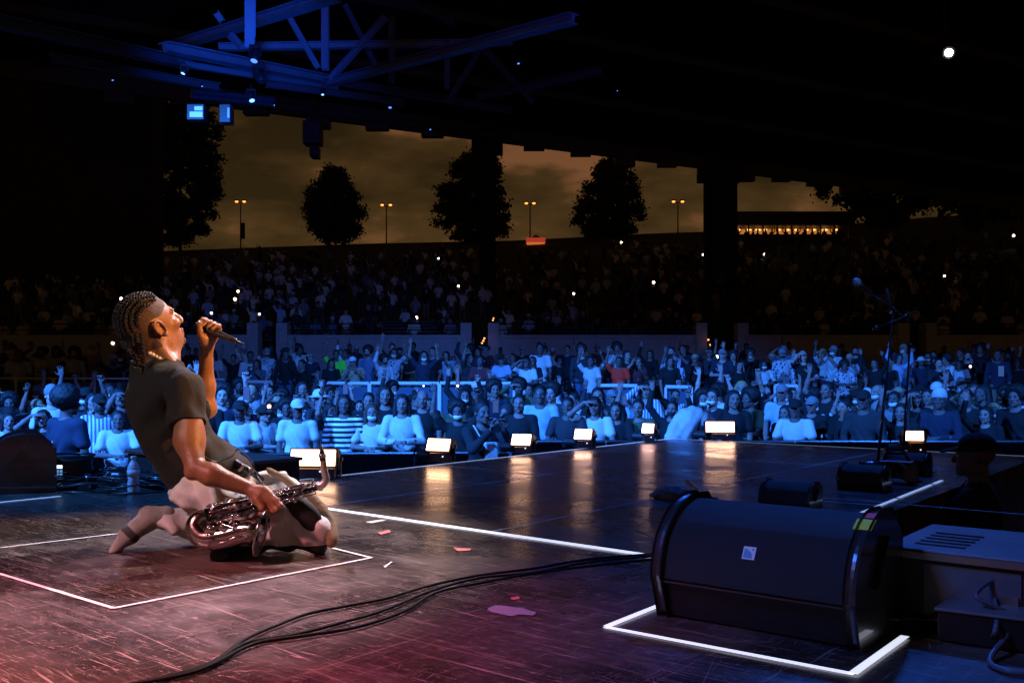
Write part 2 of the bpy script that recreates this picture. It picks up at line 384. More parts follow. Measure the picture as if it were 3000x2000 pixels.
# cornrow braids
hb = MB(); cc = np.array((-.014, 0, .035))
def beads(pts, r, n=5, tw=.35):
    pts = bez(pts, 12); L = 0; last = None; k = 0
    for q in pts:
        if last is None or (q - last).length > r * .80:
            d = Vector((0, 0, 0)) if last is None else (q - last).normalized()
            sde = d.cross(Vector((0, -1, 0))); sde = sde.normalized() if sde.length > .1 else Vector((1, 0, 0))
            hb.ball(q + sde * r * tw * (1 if k % 2 else -1), (r * .92, r * .92, r * .8), 7, 5); last = q; k += 1
for j, yy in enumerate((-.070, -.058, -.044, -.030, -.015, 0, .015, .030, .044, .058, .068)):
    wv = math.sqrt(1 - (yy / .084) ** 2); row = []
    for th in range(48 + (28 if abs(yy) > .06 else 0), 216, 14):
        row.append(T((cc[0] + math.cos(R(th)) * .101 * wv, yy * (1 - .25 * max(0, (th - 150) / 66)), cc[2] + math.sin(R(th)) * .093 * wv)))
    end = np.array(row[-1]); out_ = -np.array(F) * .02
    drop = .085 + .035 * (j % 3)
    row += [end + np.array((.004, -.002 * j, -.03)), end + np.array((.010 + .004 * j, -.006, -.060)), end + np.array((.018 + .012 * j, -.01, -.060 - drop * .7))]
    beads(row if j % 4 == 0 else row[:-2], .0062)
hb.build('hair', BRAIDM, man, smooth=True)

# necklace
nb = MB(); nn = Vector(nrm((.35, .08, 1))); nu = Vector((0, 1, 0)).cross(nn).normalized(); nw = nn.cross(nu)
for i in range(36):
    a = 2 * math.pi * i / 36; nb.ball(Vector(p(469, 1046, 3.552)) + nn * (.002 - .012 * math.cos(a)) + (nu * math.cos(a) + nw * math.sin(a)) * .0745, .0075, 7, 5)
nb.build('necklace', PEARL, man, smooth=True)

# T-shirt
sh = SDF()
E2(sh, 470, 1155, 3.55, 105, 92, 150, 68, yaw=20); E2(sh, 488, 1210, 3.54, 110, 96, 138, 70, yaw=18, k=.05)
E2(sh, 520, 1290, 3.54, 100, 92, 128, 66, yaw=12, k=.06); E2(sh, 575, 1365, 3.53, 98, 82, 125, 50, yaw=8, k=.06)
E2(sh, 640, 1385, 3.53, 100, 50, 112, 8, k=.05); E2(sh, 640, 1340, 3.56, 66, 40, 95, -38, k=.05)
sh.cap(p(430, 1102, 3.66), p(528, 1128, 3.40), .058, .066, .04); sh.cap(p(450, 1082, 3.55), p(470, 1078, 3.55), .082, .082, .03)
sh.cap(p(541, 1140, 3.37), p(552, 1262, 3.31), .068, .066, .014)              # near sleeve
sh.cap(p(470, 1130, 3.68), p(575, 1195, 3.78), .062, .060, .04)              # far sleeve
sh.plane(p(556, 1248, 3.30), nrm((.03, 0, -1)), .004) if False else None
def shirt_disp(Q):
    x, y, z = Q[:, 0], Q[:, 1], Q[:, 2]
    low = np.clip((.46 - z) / .2, 0, 1); fr = np.clip((x + 1.16) / .12, 0, 1)
    a = .0062 * np.sin(52 * z + 34 * x + 3 * np.sin(14 * x + 9 * y)) * low * fr
    b = .0034 * np.sin(38 * x - 26 * z + 2.5 * np.sin(11 * z + 7 * y)) * (.5 + .5 * np.sin(9 * x + 13 * z)) + .0018 * np.sin(70 * x + 40 * y + 24 * z + 2 * np.sin(15 * z))
    c = .0035 * np.sin(62 * (x * .7 + z * .7) + 2 * np.sin(25 * y)) * np.exp(-((x + 1.06) ** 2 + (z - .54) ** 2) / .008)
    return a + b + c
sl_n = nrm(np.array(p(555, 1262, 3.31) - p(541, 1140, 3.37))); sl_p = p(553, 1243, 3.315)
base_ops = list(sh.ops)
# sleeve hem: cut only around the sleeve end, hollow it out
def sleeve_cut(Q):
    d = (Q - sl_p) @ sl_n; w = Q - sl_p - d[:, None] * sl_n; rr = np.sqrt((w * w).sum(1)) - .070
    return np.maximum(np.maximum(-d, Q[:, 1] - 3.385), np.maximum(rr, d - .09))
sh.ops.append((sleeve_cut, .003, True))
sh.cap(sl_p - sl_n * .03, sl_p + sl_n * .05, .040, .056, .003, True)
def neck_cut(Q):
    c0 = p(466, 1046, 3.552); q = Q - c0; n = nrm((.35, .08, 1)); h = q @ n; w = q - h[:, None] * n
    return np.maximum(np.sqrt((w * w).sum(1)) - .079, np.abs(h) - .062)
sh.ops.append((neck_cut, .006, True))
E2(sh, 600, 1500, 3.5, 150, 62, 160, -4, k=.01, sub=True)
V, Fc = sh.mesh((-1.62, 3.05, .05), (-.75, 4.05, .85), .0036, shirt_disp)
link('shirt', npmesh('shirt', V, Fc, [SHIRTM]), man)
# collar and sleeve hem piping
pb = MB(); pts = []
for i in range(29):
    a = 2 * math.pi * i / 28; n = Vector(nrm((.35, .08, 1))); u = Vector((0, 1, 0)).cross(n).normalized(); w = n.cross(u)
    pts.append(Vector(p(466, 1046, 3.552)) - n * .048 + (u * math.cos(a) + w * math.sin(a)) * .084)
pb.tube(pts, .0065, 6); pb.build('collar', SHIRTM, man, smooth=True)

# trousers
tr = SDF()
E2(tr, 580, 1432, 3.52, 78, 52, 105, -18, k=.03); E2(tr, 640, 1425, 3.52, 85, 42, 105, -10, k=.04)
E2(tr, 562, 1445, 3.40, 55, 42, 50, -25, k=.04)
tr.cap(p(650, 1470, 3.40), p(800, 1520, 3.37), .082, .080, .05); tr.cap(p(800, 1520, 3.37), p(930, 1562, 3.36), .080, .058, .04)   # near thigh
tr.cap(p(700, 1430, 3.62), p(830, 1448, 3.66), .078, .070, .04); tr.cap(p(830, 1448, 3.66), p(930, 1540, 3.62), .070, .052, .04)    # far thigh
tr.cap(p(930, 1572, 3.36), p(690, 1590, 3.34), .040, .036, .03)                                                                       # near shin under it
tr.cap(p(650, 1500, 3.60), p(740, 1540, 3.62), .075, .06, .04)
tr.cap(p(720, 1548, 3.58), p(560, 1530, 3.50), .060, .052, .04); tr.cap(p(560, 1530, 3.50), p(492, 1522, 3.455), .050, .050, .03)     # far shin, back over the floor
tr.cap(p(486, 1515, 3.45), p(478, 1497, 3.44), .032, .026, .02); tr.cap(p(495, 1530, 3.42), p(508, 1558, 3.41), .018, .010, .02)
def tr_disp(Q):
    x, y, z = Q[:, 0], Q[:, 1], Q[:, 2]
    return .0085 * np.sin(34 * x + 55 * z + 2.6 * np.sin(16 * x - 8 * z)) + .0026 * np.sin(70 * x - 60 * z + 2 * np.sin(20 * y + 12 * x)) + .0015 * np.sin(120 * z + 40 * x)
tr.plane((0, 0, .006), (0, 0, -1), .006)
V, Fc = tr.mesh((-1.45, 3.0, -.05), (-.50, 4.0, .45), .0038, tr_disp)
c = V[Fc].mean(1); mi = np.zeros(len(Fc), int); mi[(c[:, 2] < .036) & (c[:, 0] > -1.02)] = 1  # lowest faces on the knee side take the black material
link('trousers', npmesh('trousers', V, Fc, [TROUS, BLACKFILL], mi), man)
# tan suede facing over the far knee, black fill inside
tp = SDF(); path = bez([p(786, 1375, 3.52), p(815, 1392, 3.50), p(863, 1425, 3.47), p(925, 1466, 3.43), p(962, 1520, 3.38), p(976, 1568, 3.33), p(968, 1592, 3.31)], 4)
rads = np.interp(np.linspace(0, 1, len(path)), [0, .3, .7, 1], [.007, .012, .017, .014])
for i in range(len(path) - 1): tp.cap(path[i], path[i + 1], rads[i], rads[i + 1], .012)
tp.cap(p(905, 1490, 3.41), p(957, 1560, 3.33), .012, .010, .012)
V, Fc = tp.mesh((-1.0, 3.15, -.02), (-.5, 3.65, .38), .0036, lambda Q: .0018 * np.sin(110 * Q[:, 0] + 80 * Q[:, 2]))
link('suede_facing', npmesh('suede_facing', V, Fc, [TAN]), man)
ln = SDF(); E2(ln, 892, 1508, 3.335, 66, 36, 30, -46, k=.02); E2(ln, 850, 1480, 3.36, 50, 30, 30, -20, k=.03)
V, Fc = ln.mesh((-1.0, 3.15, 0), (-.5, 3.65, .35), .005, lambda Q: .002 * np.sin(60 * Q[:, 0] + 90 * Q[:, 2]))
link('knee_fill', npmesh('knee_fill', V, Fc, [BLACKFILL]), man)
# belt with studs, buckle and a loose strap
b = MB(); bp = bez([p(690, 1352, 3.46), p(712, 1366, 3.43), p(740, 1384, 3.44), p(766, 1404, 3.50)], 8)
b.tube(bp, .012, 8)
b.build('belt', BLACK, man, smooth=True)
b = MB()
for i, q in enumerate(bp[1::3]): b.ball(q + Vector((.004, -.010, .004)), .0042, 6, 4)
b.bar(p(724, 1398, 3.40), p(742, 1370, 3.41), .006, .016, up=(0, 1, 0)); b.bar(p(700, 1378, 3.41), p(716, 1362, 3.41), .008, .014, up=(0, 1, 0))
b.build('buckle', STEEL, man)
b = MB(); b.tube(bez([p(590, 1330, 3.33), p(630, 1352, 3.38), p(680, 1335, 3.42), p(700, 1316, 3.44), p(735, 1352, 3.45), p(752, 1392, 3.44), p(790, 1440, 3.33)], 10), .0028, 6)
b.build('neck_strap', BLACK, man, smooth=True)
# wristband and shin socks
b = MB(); w0, w1 = p(684, 1402, 3.238), p(684, 1402, 3.238); ax = Vector(nrm(RW - p(625, 1392, 3.23))); cw = Vector(p(682, 1414, 3.24))
b.lathe([(.0365, -.009), (.0385, -.009), (.0375, .009), (.0355, .009), (.0365, -.009)], cw, ax, 20)
b.build('wristband', LIMEM, man, smooth=True)
fs = SDF(); fs.cap(p(484, 1512, 3.445), p(440, 1516, 3.43), .040, .040, .02); fs.cap(p(440, 1516, 3.43), p(392, 1556, 3.41), .040, .030, .02)
fs.cap(p(392, 1556, 3.41), p(372, 1572, 3.40), .030, .030, .02); fs.cap(p(372, 1572, 3.40), p(342, 1603, 3.385), .026, .018, .02); fs.ell(p(337, 1612, 3.385), (.020, .034, .014), None, .012)
V, Fc = fs.mesh((-1.5, 3.2, -.04), (-1.15, 3.6, .25), .0036, lambda Q: .0022 * np.sin(60 * Q[:, 0] + 90 * Q[:, 2] + 2 * np.sin(50 * Q[:, 1])))
c = V[Fc].mean(1); ppx = 1500 + FL * c[:, 0] / c[:, 1]; ppy = HY - FL * (c[:, 2] - CH) / c[:, 1]; t = ppx - (ppy - 1560) * 1.0
mi = ((t > 362) & (t < 396)).astype(int)
link('sock', npmesh('sock', V, Fc, [SOCK, SOCKD], mi), man)
fs = SDF(); fs.cap(p(690, 1588, 3.33), p(655, 1590, 3.31), .034, .030, .02); fs.cap(p(655, 1590, 3.31), p(632, 1626, 3.255), .030, .020, .02)
fs.ell(p(648, 1634, 3.245), (.030, .024, .016), None, .012)
V, Fc = fs.mesh((-1.15, 3.05, -.05), (-.85, 3.5, .15), .0036)
link('sock', npmesh('sock', V, Fc, [SOCKD]), man)

# ------------------------------------------------------------------ microphone in his hand
mic = empty('microphone', Vector(m0), 'wireless handheld microphone gripped in the raised hand of the kneeling performer', 'microphone')
b = MB(); b.lathe([(.001, -.026), (.014, -.022), (.022, -.010), (.0245, .002), (.021, .016), (.018, .022)], m0, dm, 18); b.build('grille', mat('mic_grille', (.03, .03, .03), .35, metal=.8, bump=.8, bscale=500), mic, smooth=True)
b = MB(); b.lathe([(.0185, .022), (.0178, .04), (.0150, .09), (.0115, .140), (.0095, .165), (.006, .168)], m0, dm, 16); b.build('handle', mat('mic_body', (.06, .055, .05), .28, metal=.6), mic, smooth=True)
b = MB(); b.lathe([(.0048, .166), (.0035, .200), (.001, .203)], m0, dm, 10); b.build('antenna', BLACK, mic, smooth=True)

# ------------------------------------------------------------------ saxophone
sax = empty('saxophone', G(690, 1600), 'nickel and black alto saxophone held across the performer\'s knees', 'saxophone')
SD = 3.24
s0, s1 = p(930, 1426, 3.30), p(604, 1512, SD - .02)
b = MB(); axs = nrm(s1 - s0)
b.tube([s0, s0 + (s1 - s0) * .35, s0 + (s1 - s0) * .7, s1], [.0115, .017, .023, .028], 18)
b.build('body_tube', NICKELD, sax, smooth=True)
b = MB(); bow = bez([s1, p(580, 1524, SD - .03), p(572, 1548, SD - .04), p(592, 1574, SD - .05), p(622, 1578, SD - .05)], 6)
b.tube(bow, [.028 + .010 * i / (len(bow) - 1) for i in range(len(bow))], 20); b.build('bow', CHROME, sax, smooth=True)
b = MB(); bell = bez([p(620, 1578, SD - .05), p(670, 1568, SD - .05), p(715, 1556, SD - .05), p(745, 1556, SD - .05), p(765, 1560, SD - .05)], 6)
n_ = len(bell); b.tube(bell, [.038 + .004 * (i / (n_ - 1)) + .036 * (i / (n_ - 1)) ** 5 for i in range(n_)], 24, caps=False)
b.tube([q for q in reversed(bell)], [(.034 + .004 * (i / (n_ - 1)) + .036 * (i / (n_ - 1)) ** 5) for i in reversed(range(n_))], 24, caps=False)
b.build('bell', mat('bell_nickel', (.55, .56, .62), .14, metal=1), sax, smooth=True)
b = MB(); rm = bell[-1]; dr = (bell[-1] - bell[-2]).normalized()
uu = dr.cross(Vector((0, 0, 1))).normalized(); ww = uu.cross(dr)
b.tube([rm + (uu * math.cos(2*math.pi*i/24) + ww * math.sin(2*math.pi*i/24)) * .077 for i in range(25)], .0045, 8, caps=False); b.build('bell_rim', CHROME, sax, smooth=True)
b = MB(); nk = bez([p(930, 1426, 3.30), p(945, 1418, 3.30), p(955, 1402, 3.30), p(950, 1378, 3.30), p(946, 1345, 3.30)], 6)
b.tube(nk, [.0155 - .005 * i / (len(nk) - 1) for i in range(len(nk))], 14); b.lathe([(.016, 0), (.016, .012)], s0 - axs * .004, -axs, 14)
b.build('neck', mat('neck_silver', (.85, .82, .80), .38, metal=.85), sax, smooth=True)
b = MB(); b.tube([p(946, 1349, 3.30), p(944, 1330, 3.30), p(941, 1304, 3.30)], [.012, .011, .004], 12); b.build('mouthpiece', BLACK, sax, smooth=True)
b = MB(); b.tube([p(945, 1340, 3.30), p(944, 1328, 3.30)], [.0135, .0128], 12); b.bar(p(950, 1338, 3.285), p(952, 1328, 3.285), .004); b.build('ligature', STEEL, sax, smooth=True)
# keys: pad cups with pearl touches, rods, posts, guards
side = nrm(np.cross(axs, (0, 1, 0))); side = side if side[2] > 0 else -side; fr_ = nrm(np.cross(side, axs)); fr_ = fr_ if fr_[1] < 0 else -fr_
Lb = np.linalg.norm(s1 - s0); rr = random.Random(3)
kb = MB(); pb_ = MB(); rb = MB()
for i in range(44):
    t = .03 + .94 * i / 44; rad = .0115 + .0165 * t; c0 = s0 + axs * Lb * t
    ang = rr.choice((15, 50, 80, 110, -20, 140)); a = R(ang + rr.uniform(-10, 10)); n = fr_ * math.cos(a - R(60)) + side * math.sin(a - R(60)) if i % 2 else side * math.cos(a - R(60)) + fr_ * math.sin(a - R(60))
    n = nrm(n); q = c0 + n * (rad + .004); rk = rr.uniform(.006, .0085) + .005 * t
    kb.disc(q, n, rk, rk * .86, .0045, 12); kb.tube([q + n * .005, q + n * .009], [rk * .4, rk * .3], 8)
    if i % 3 == 0: pb_.disc(q + n * .0095, n, .0052, .0045, .003, 10)
    kb.bar(q + n * .003, c0 + n * (rad + .003) + axs * rr.uniform(-.03, .03) + np.cross(n, axs) * .014, .0028)
    kb.ball(c0 + np.cross(n, axs) * (rad + .004) + n * .006, .0036, 6, 4)
for off in (-70, -30, 20, 60, 100):
    a = R(off); n = nrm(fr_ * math.cos(a) + side * math.sin(a))
    for t0, t1 in ((.03, .42), (.46, .95)):
        q0 = s0 + axs * Lb * t0 + n * (.0115 + .0165 * t0 + .009); q1 = s0 + axs * Lb * t1 + n * (.0115 + .0165 * t1 + .009); rb.tube([q0, q1], .0019, 6)
        for k in range(5):
            q = q0 + (q1 - q0) * k / 4; rb.tube([q, q - n * .010], .0022, 6); rb.ball(q, .0034, 6, 4)
kb.build('key_cups', CHROME, sax, smooth=True); pb_.build('pearl_touches', PEARL, sax, smooth=True); rb.build('key_rods', CHROME, sax, smooth=True)
kb = MB()
for (x, y, r_) in ((618, 1545, .024), (655, 1540, .021), (690, 1536, .017)):
    q = p(x, y, SD - .075); n = nrm((.1, -.85, .45)); kb.disc(q, n, r_, r_ * .92, .006, 18); kb.tube([q + n * .006, q + n * .010], [r_ * .35, r_ * .3], 10)
    for k in range(3): kb.bar(q + n * .012, q + np.array((math.cos(k*2.1), -.2, math.sin(k*2.1))) * r_ * 1.15, .003)
kb.tube(bez([p(600, 1560, 3.15), p(640, 1590, 3.14), p(690, 1572, 3.14), p(720, 1580, 3.15)], 6), .0024, 6)
kb.tube(bez([p(640, 1530, 3.16), p(700, 1548, 3.14), p(730, 1530, 3.16)], 6), .0024, 6)
kb.tube(bez([p(780, 1500, 3.18), p(792, 1530, 3.17), p(786, 1552, 3.17)], 6), .003, 6); kb.ball(p(786, 1546, 3.165), .006)
kb.build('bell_key', CHROME, sax, smooth=True)
# ------------------------------------------------------------------ stage floor (painted ply decks)
Us = Vector((.6225, .7826, 0)); Vs = Vector((.7826, -.6225, 0)); GZ = -1.42
C0 = G(1962, 1284); C1 = C0 - Us * 5.3; t0_ = G(2510, 1508) + Vs * .09
C3 = t0_ - Us * .95; k_ = (C0 - t0_).dot(Us); C2 = t0_ + Us * k_
poly = [Vector((-14, -5, 0)), Vector((9, -5, 0)), C3 + Vs * 6.5, C3, C2, C0, C1, C1 - Vs * 9]
def floor_mat():
    m = bpy.data.materials.new('scuffed_black_deck'); m.use_nodes = True; t = m.node_tree; N = t.nodes.new; L = t.links.new; b = t.nodes['Principled BSDF']
    tc = N('ShaderNodeTexCoord')
    def streak(rot, sc, thr, wdt, loc=(0, 0, 0), detail=3):
        mp = N('ShaderNodeMapping'); mp.vector_type = 'TEXTURE'; mp.inputs['Rotation'].default_value = (0, 0, R(rot)); mp.inputs['Scale'].default_value = tuple(1 / q for q in sc); mp.inputs['Location'].default_value = loc
        n = N('ShaderNodeTexNoise'); n.inputs['Scale'].default_value = 1; n.inputs['Detail'].default_value = detail; n.inputs['Roughness'].default_value = .65; n.inputs['Distortion'].default_value = .7
        r = N('ShaderNodeMapRange'); r.inputs[1].default_value = thr; r.inputs[2].default_value = thr + wdt
        L(tc.outputs['Object'], mp.inputs[0]); L(mp.outputs[0], n.inputs[0]); L(n.outputs[0], r.inputs[0]); return r.outputs[0]
    def mx(f, a, bb):
        x = N('ShaderNodeMix'); x.data_type = 'RGBA'
        for s, v in ((0, f), (6, a), (7, bb)):
            if hasattr(v, 'links'): L(v, x.inputs[s])
            elif s: x.inputs[s].default_value = (*v, 1)
            else: x.inputs[s].default_value = v
        return x.outputs[2]
    def mul(a, k):
        x = N('ShaderNodeMath'); x.operation = 'MULTIPLY'; L(a, x.inputs[0])
        if hasattr(k, 'links'): L(k, x.inputs[1])
        else: x.inputs[1].default_value = k
        return x.outputs[0]
    patch = streak(0, (1.1, 1.1, 1), .36, .3, (3, 1, 0), 6)
    c = mx(patch, (.012, .011, .012), (.066, .048, .040))
    grain = streak(-38.5, (3.5, 70, 1), .42, .3, (0, 0, 0), 5); c = mx(mul(grain, .28), c, (.115, .082, .068))
    worn = streak(-38.5, (2.2, 4, 1), .52, .22, (5, 2, 0), 10); c = mx(mul(worn, .55), c, (.15, .105, .082))
    blk = streak(20, (1.5, 2.2, 1), .55, .2, (9, 4, 0), 9); c = mx(mul(blk, .7), c, (.010, .010, .012))
    s1 = streak(-38.5, (1.1, 150, 1), .655, .025, (2, 7, 0), 2); s2 = streak(-45, (2.0, 130, 1), .67, .025, (4, 1, 0), 2)
    s3 = streak(51.5, (1.6, 150, 1), .70, .02, (1, 3, 0), 2); s4 = streak(70, (3, 140, 1), .71, .02, (6, 1, 0), 2); s5 = streak(-30, (16, 50, 1), .665, .03, (8, 1, 0), 4)
    for s, k in ((s1, .7), (s2, .75), (s3, .6), (s4, .7), (s5, .7)): c = mx(mul(s, k), c, (.42, .35, .33))
    for i, (ro, ln, wd, th, k) in enumerate(((-38.5, 5, 260, .66, .8), (-52, 7, 260, .69, .6), (-5, 9, 240, .695, .6), (62, 8, 260, .705, .5), (85, 10, 240, .71, .45), (-15, 8, 260, .70, .6), (-33, 14, 200, .66, .7), (50, 3, 300, .66, .7))):
        c = mx(mul(streak(ro, (ln, wd, 1), th, .02, (i * 1.7, i * 2.3, 0), 2), k), c, (.50, .42, .40))
    dust = streak(0, (130, 130, 1), .69, .03, (2, 2, 0), 2); c = mx(mul(dust, .6), c, (.42, .36, .34))
    L(c, b.inputs['Base Color'])
    rg = N('ShaderNodeMapRange'); rg.inputs[3].default_value = .20; rg.inputs[4].default_value = .38; L(patch, rg.inputs[0])
    ra = N('ShaderNodeMath'); ra.operation = 'MULTIPLY_ADD'; L(worn, ra.inputs[0]); ra.inputs[1].default_value = .16; L(rg.outputs[0], ra.inputs[2]); L(ra.outputs[0], b.inputs['Roughness'])
    b.inputs['Specular IOR Level'].default_value = .7
    mp = N('ShaderNodeMapping'); mp.vector_type = 'TEXTURE'; mp.inputs['Rotation'].default_value = (0, 0, R(-38.5)); mp.inputs['Scale'].default_value = (1 / 4, 1 / 90, 1)
    n = N('ShaderNodeTexNoise'); n.inputs['Scale'].default_value = 1; n.inputs['Detail'].default_value = 4
    L(tc.outputs['Object'], mp.inputs[0]); L(mp.outputs[0], n.inputs[0])
    bp = N('ShaderNodeBump'); bp.inputs['Strength'].default_value = .22; bp.inputs['Distance'].default_value = .004; L(n.outputs[0], bp.inputs['Height']); L(bp.outputs[0], b.inputs['Normal'])
    return m
FLOORM = floor_mat()
def slab(name, pts, z0, z1, m, kind='structure'):
    n = len(pts); a = sum(pts[i].x * pts[(i+1) % n].y - pts[(i+1) % n].x * pts[i].y for i in range(n)); pts = pts if a > 0 else pts[::-1]
    b = MB(); b.raw([(q.x, q.y, z1) for q in pts] + [(q.x, q.y, z0) for q in pts], [tuple(range(n)), tuple(range(n, 2*n))[::-1]] + [(i, n + i, n + (i+1) % n, (i+1) % n) for i in range(n)])
    o = b.build(name, m); o['kind'] = kind; return o
slab('stage_floor', poly, GZ - .1, 0, FLOORM)
def strip(b, a, c, w, z=.002, mi=0, h=.0012):
    a = Vector(a); c = Vector(c); d = (c - a).normalized(); n = Vector((-d.y, d.x, 0)) * w / 2
    b.raw([(a - n).xy[:] + (z,), (c - n).xy[:] + (z,), (c + n).xy[:] + (z,), (a + n).xy[:] + (z,)], [(0, 1, 2, 3)], mi)
def ext(a, d, t0, t1): return a + d * t0, a + d * t1
SEAM = mat('deck_seam', (.60, .62, .66), .5); SEAMD = mat('deck_seam_dull', (.11, .09, .085), .5)
GLOW = mat('white_tape_added_glow', (.85, .85, .88), .4, emit=(.78, .82, 1.0), es=.95)  # brightness of strongly lit white tape put in as emission
GLOWB = mat('stage_edge_tape', (.80, .82, .85), .4, emit=(.42, .60, 1.0), es=.55)  # blue-lit brightness of the edge tape put in as emission
TAPEW = mat('white_floor_tape', (.80, .78, .78), .6)
b = MB()
for px_, py_, t0, t1, w in ((938, 1484, 0, 5.2, .013), (1438, 1558, 0, 6, .012)):
    strip(b, *ext(G(px_, py_), Us, t0, t1), w)
for px_, py_, t0, t1, w in ((1320, 1367, 0, 3.6, .012), (1739, 1321, 0, 2.4, .012), (2026, 1433, 0, .6, .014), (2380, 1465, 0, .3, .010)):
    strip(b, *ext(G(px_, py_), Vs, t0, t1), w, .0024)
o = b.build('floor', SEAM); o.name = 'floor_joint'; o['kind'] = 'structure'
b = MB()
for px_, py_, t0, t1, w in ((970, 1682, -.35, 1.9, .004), (1107, 1799, -1.6, 1.2, .004), (1320, 1600, -.3, 2.2, .003), (300, 1660, -2.5, -.1, .003)):
    strip(b, *ext(G(px_, py_), Vs, t0, t1), w)
for px_, py_, t0, t1, w in ((1130, 1915, -.4, .5, .003),):
    strip(b, *ext(G(px_, py_), Us, t0, t1), w, .0024)
o = b.build('floor_seam', SEAMD); o['kind'] = 'structure'

def tape(name, segs, m, label, w, z=.003, cat='tape', group=None):
    b = MB()
    for i, (a, c, *ww) in enumerate(segs): strip(b, a, c, ww[0] if ww else w, z + .0006 * i)
    return tag(b.build(name, m), label, cat, group)
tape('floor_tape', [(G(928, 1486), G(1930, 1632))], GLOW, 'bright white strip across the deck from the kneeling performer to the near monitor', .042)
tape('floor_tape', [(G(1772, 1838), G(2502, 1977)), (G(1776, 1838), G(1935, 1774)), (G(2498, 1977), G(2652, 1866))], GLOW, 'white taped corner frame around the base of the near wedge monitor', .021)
tape('floor_tape', [(G(-60, 1664), G(333, 1783)), (G(330, 1784), G(1090, 1635)), (G(-60, 1614), G(345, 1565)), (G(975, 1608), G(1090, 1637))], TAPEW, 'thin pink-lit tape square on the deck around the kneeling performer', .014)
b = MB(); d_ = (C0 - C1)
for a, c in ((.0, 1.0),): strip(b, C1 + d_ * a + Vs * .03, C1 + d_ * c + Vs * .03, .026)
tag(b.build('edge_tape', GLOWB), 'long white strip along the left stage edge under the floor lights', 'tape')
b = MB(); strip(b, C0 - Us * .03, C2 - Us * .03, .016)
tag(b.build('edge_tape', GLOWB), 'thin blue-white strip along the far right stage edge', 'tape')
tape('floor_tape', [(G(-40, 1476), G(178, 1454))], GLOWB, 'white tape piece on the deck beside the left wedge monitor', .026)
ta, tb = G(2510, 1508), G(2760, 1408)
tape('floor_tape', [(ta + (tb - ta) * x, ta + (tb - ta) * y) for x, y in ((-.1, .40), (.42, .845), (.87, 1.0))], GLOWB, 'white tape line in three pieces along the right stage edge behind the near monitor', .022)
PINKM = mat('pink_tape', (.8, .18, .16), .6); LIL = mat('grey_tape', (.33, .30, .36), .6)
def bits(label, quad, m, name='tape_mark'):
    b = MB(); q = [G(x, y) for x, y in quad]; b.raw([(v.x, v.y, .0032) for v in q], [tuple(range(len(q)))]); tag(b.build(name, m), label, 'tape')
bits('small pink tape scrap between the performer and the cables', [(1328, 1604), (1345, 1607), (1382, 1608), (1376, 1614), (1340, 1615)][::-1], PINKM)
bits('faint pink tape mark beside the bright white strip near the knees', [(1105, 1562), (1140, 1553), (1146, 1559), (1118, 1567)][::-1], PINKM)
bits('pink tape scrap above the grey tape patch', [(1496, 1752), (1520, 1748), (1524, 1755), (1500, 1760)][::-1], PINKM)
bits('irregular lilac-grey tape patch on the deck left of the near monitor', [(1428, 1785), (1450, 1774), (1530, 1783), (1572, 1797), (1560, 1805), (1520, 1801), (1500, 1808), (1440, 1795)][::-1], LIL)
bits('short white dash of tape below the bright strip', [(1072, 1530), (1118, 1522), (1132, 1525), (1086, 1534)][::-1], TAPEW)
bits('small white chalky tape dash right of the tape square corner', [(1122, 1662), (1146, 1646), (1150, 1648), (1128, 1664)][::-1], TAPEW)

# ------------------------------------------------------------------ cables across the front
CAB = mat('cable_rubber', (.006, .006, .006), .7, spec=.2, bump=.2, bscale=200)
for lab, pts in (('topmost of the three black cables running from the bottom left to the near monitor', [(470,1998),(620,1950),(720,1880),(820,1836),(900,1806),(1000,1785),(1130,1760),(1260,1722),(1400,1692),(1560,1672),(1720,1645),(1930,1627)]),
                 ('middle of the three black cables running from the bottom left to the near monitor', [(400,2012),(600,1962),(720,1893),(860,1868),(1000,1832),(1130,1793),(1260,1739),(1400,1700),(1560,1684),(1730,1652),(1940,1632)]),
                 ('lowest of the three black cables, bowing towards the camera on the deck', [(360,2020),(580,1974),(740,1896),(880,1872),(1040,1846),(1180,1800),(1280,1742),(1420,1712),(1580,1683),(1750,1662),(1950,1640)])):
    b = MB(); b.tube(bez([G(x, y) + Vector((0, 0, .008)) for x, y in pts], 8), .0045, 8); tag(b.build('stage_cable', CAB, smooth=True), lab, 'cable', 'black cables across the stage front')

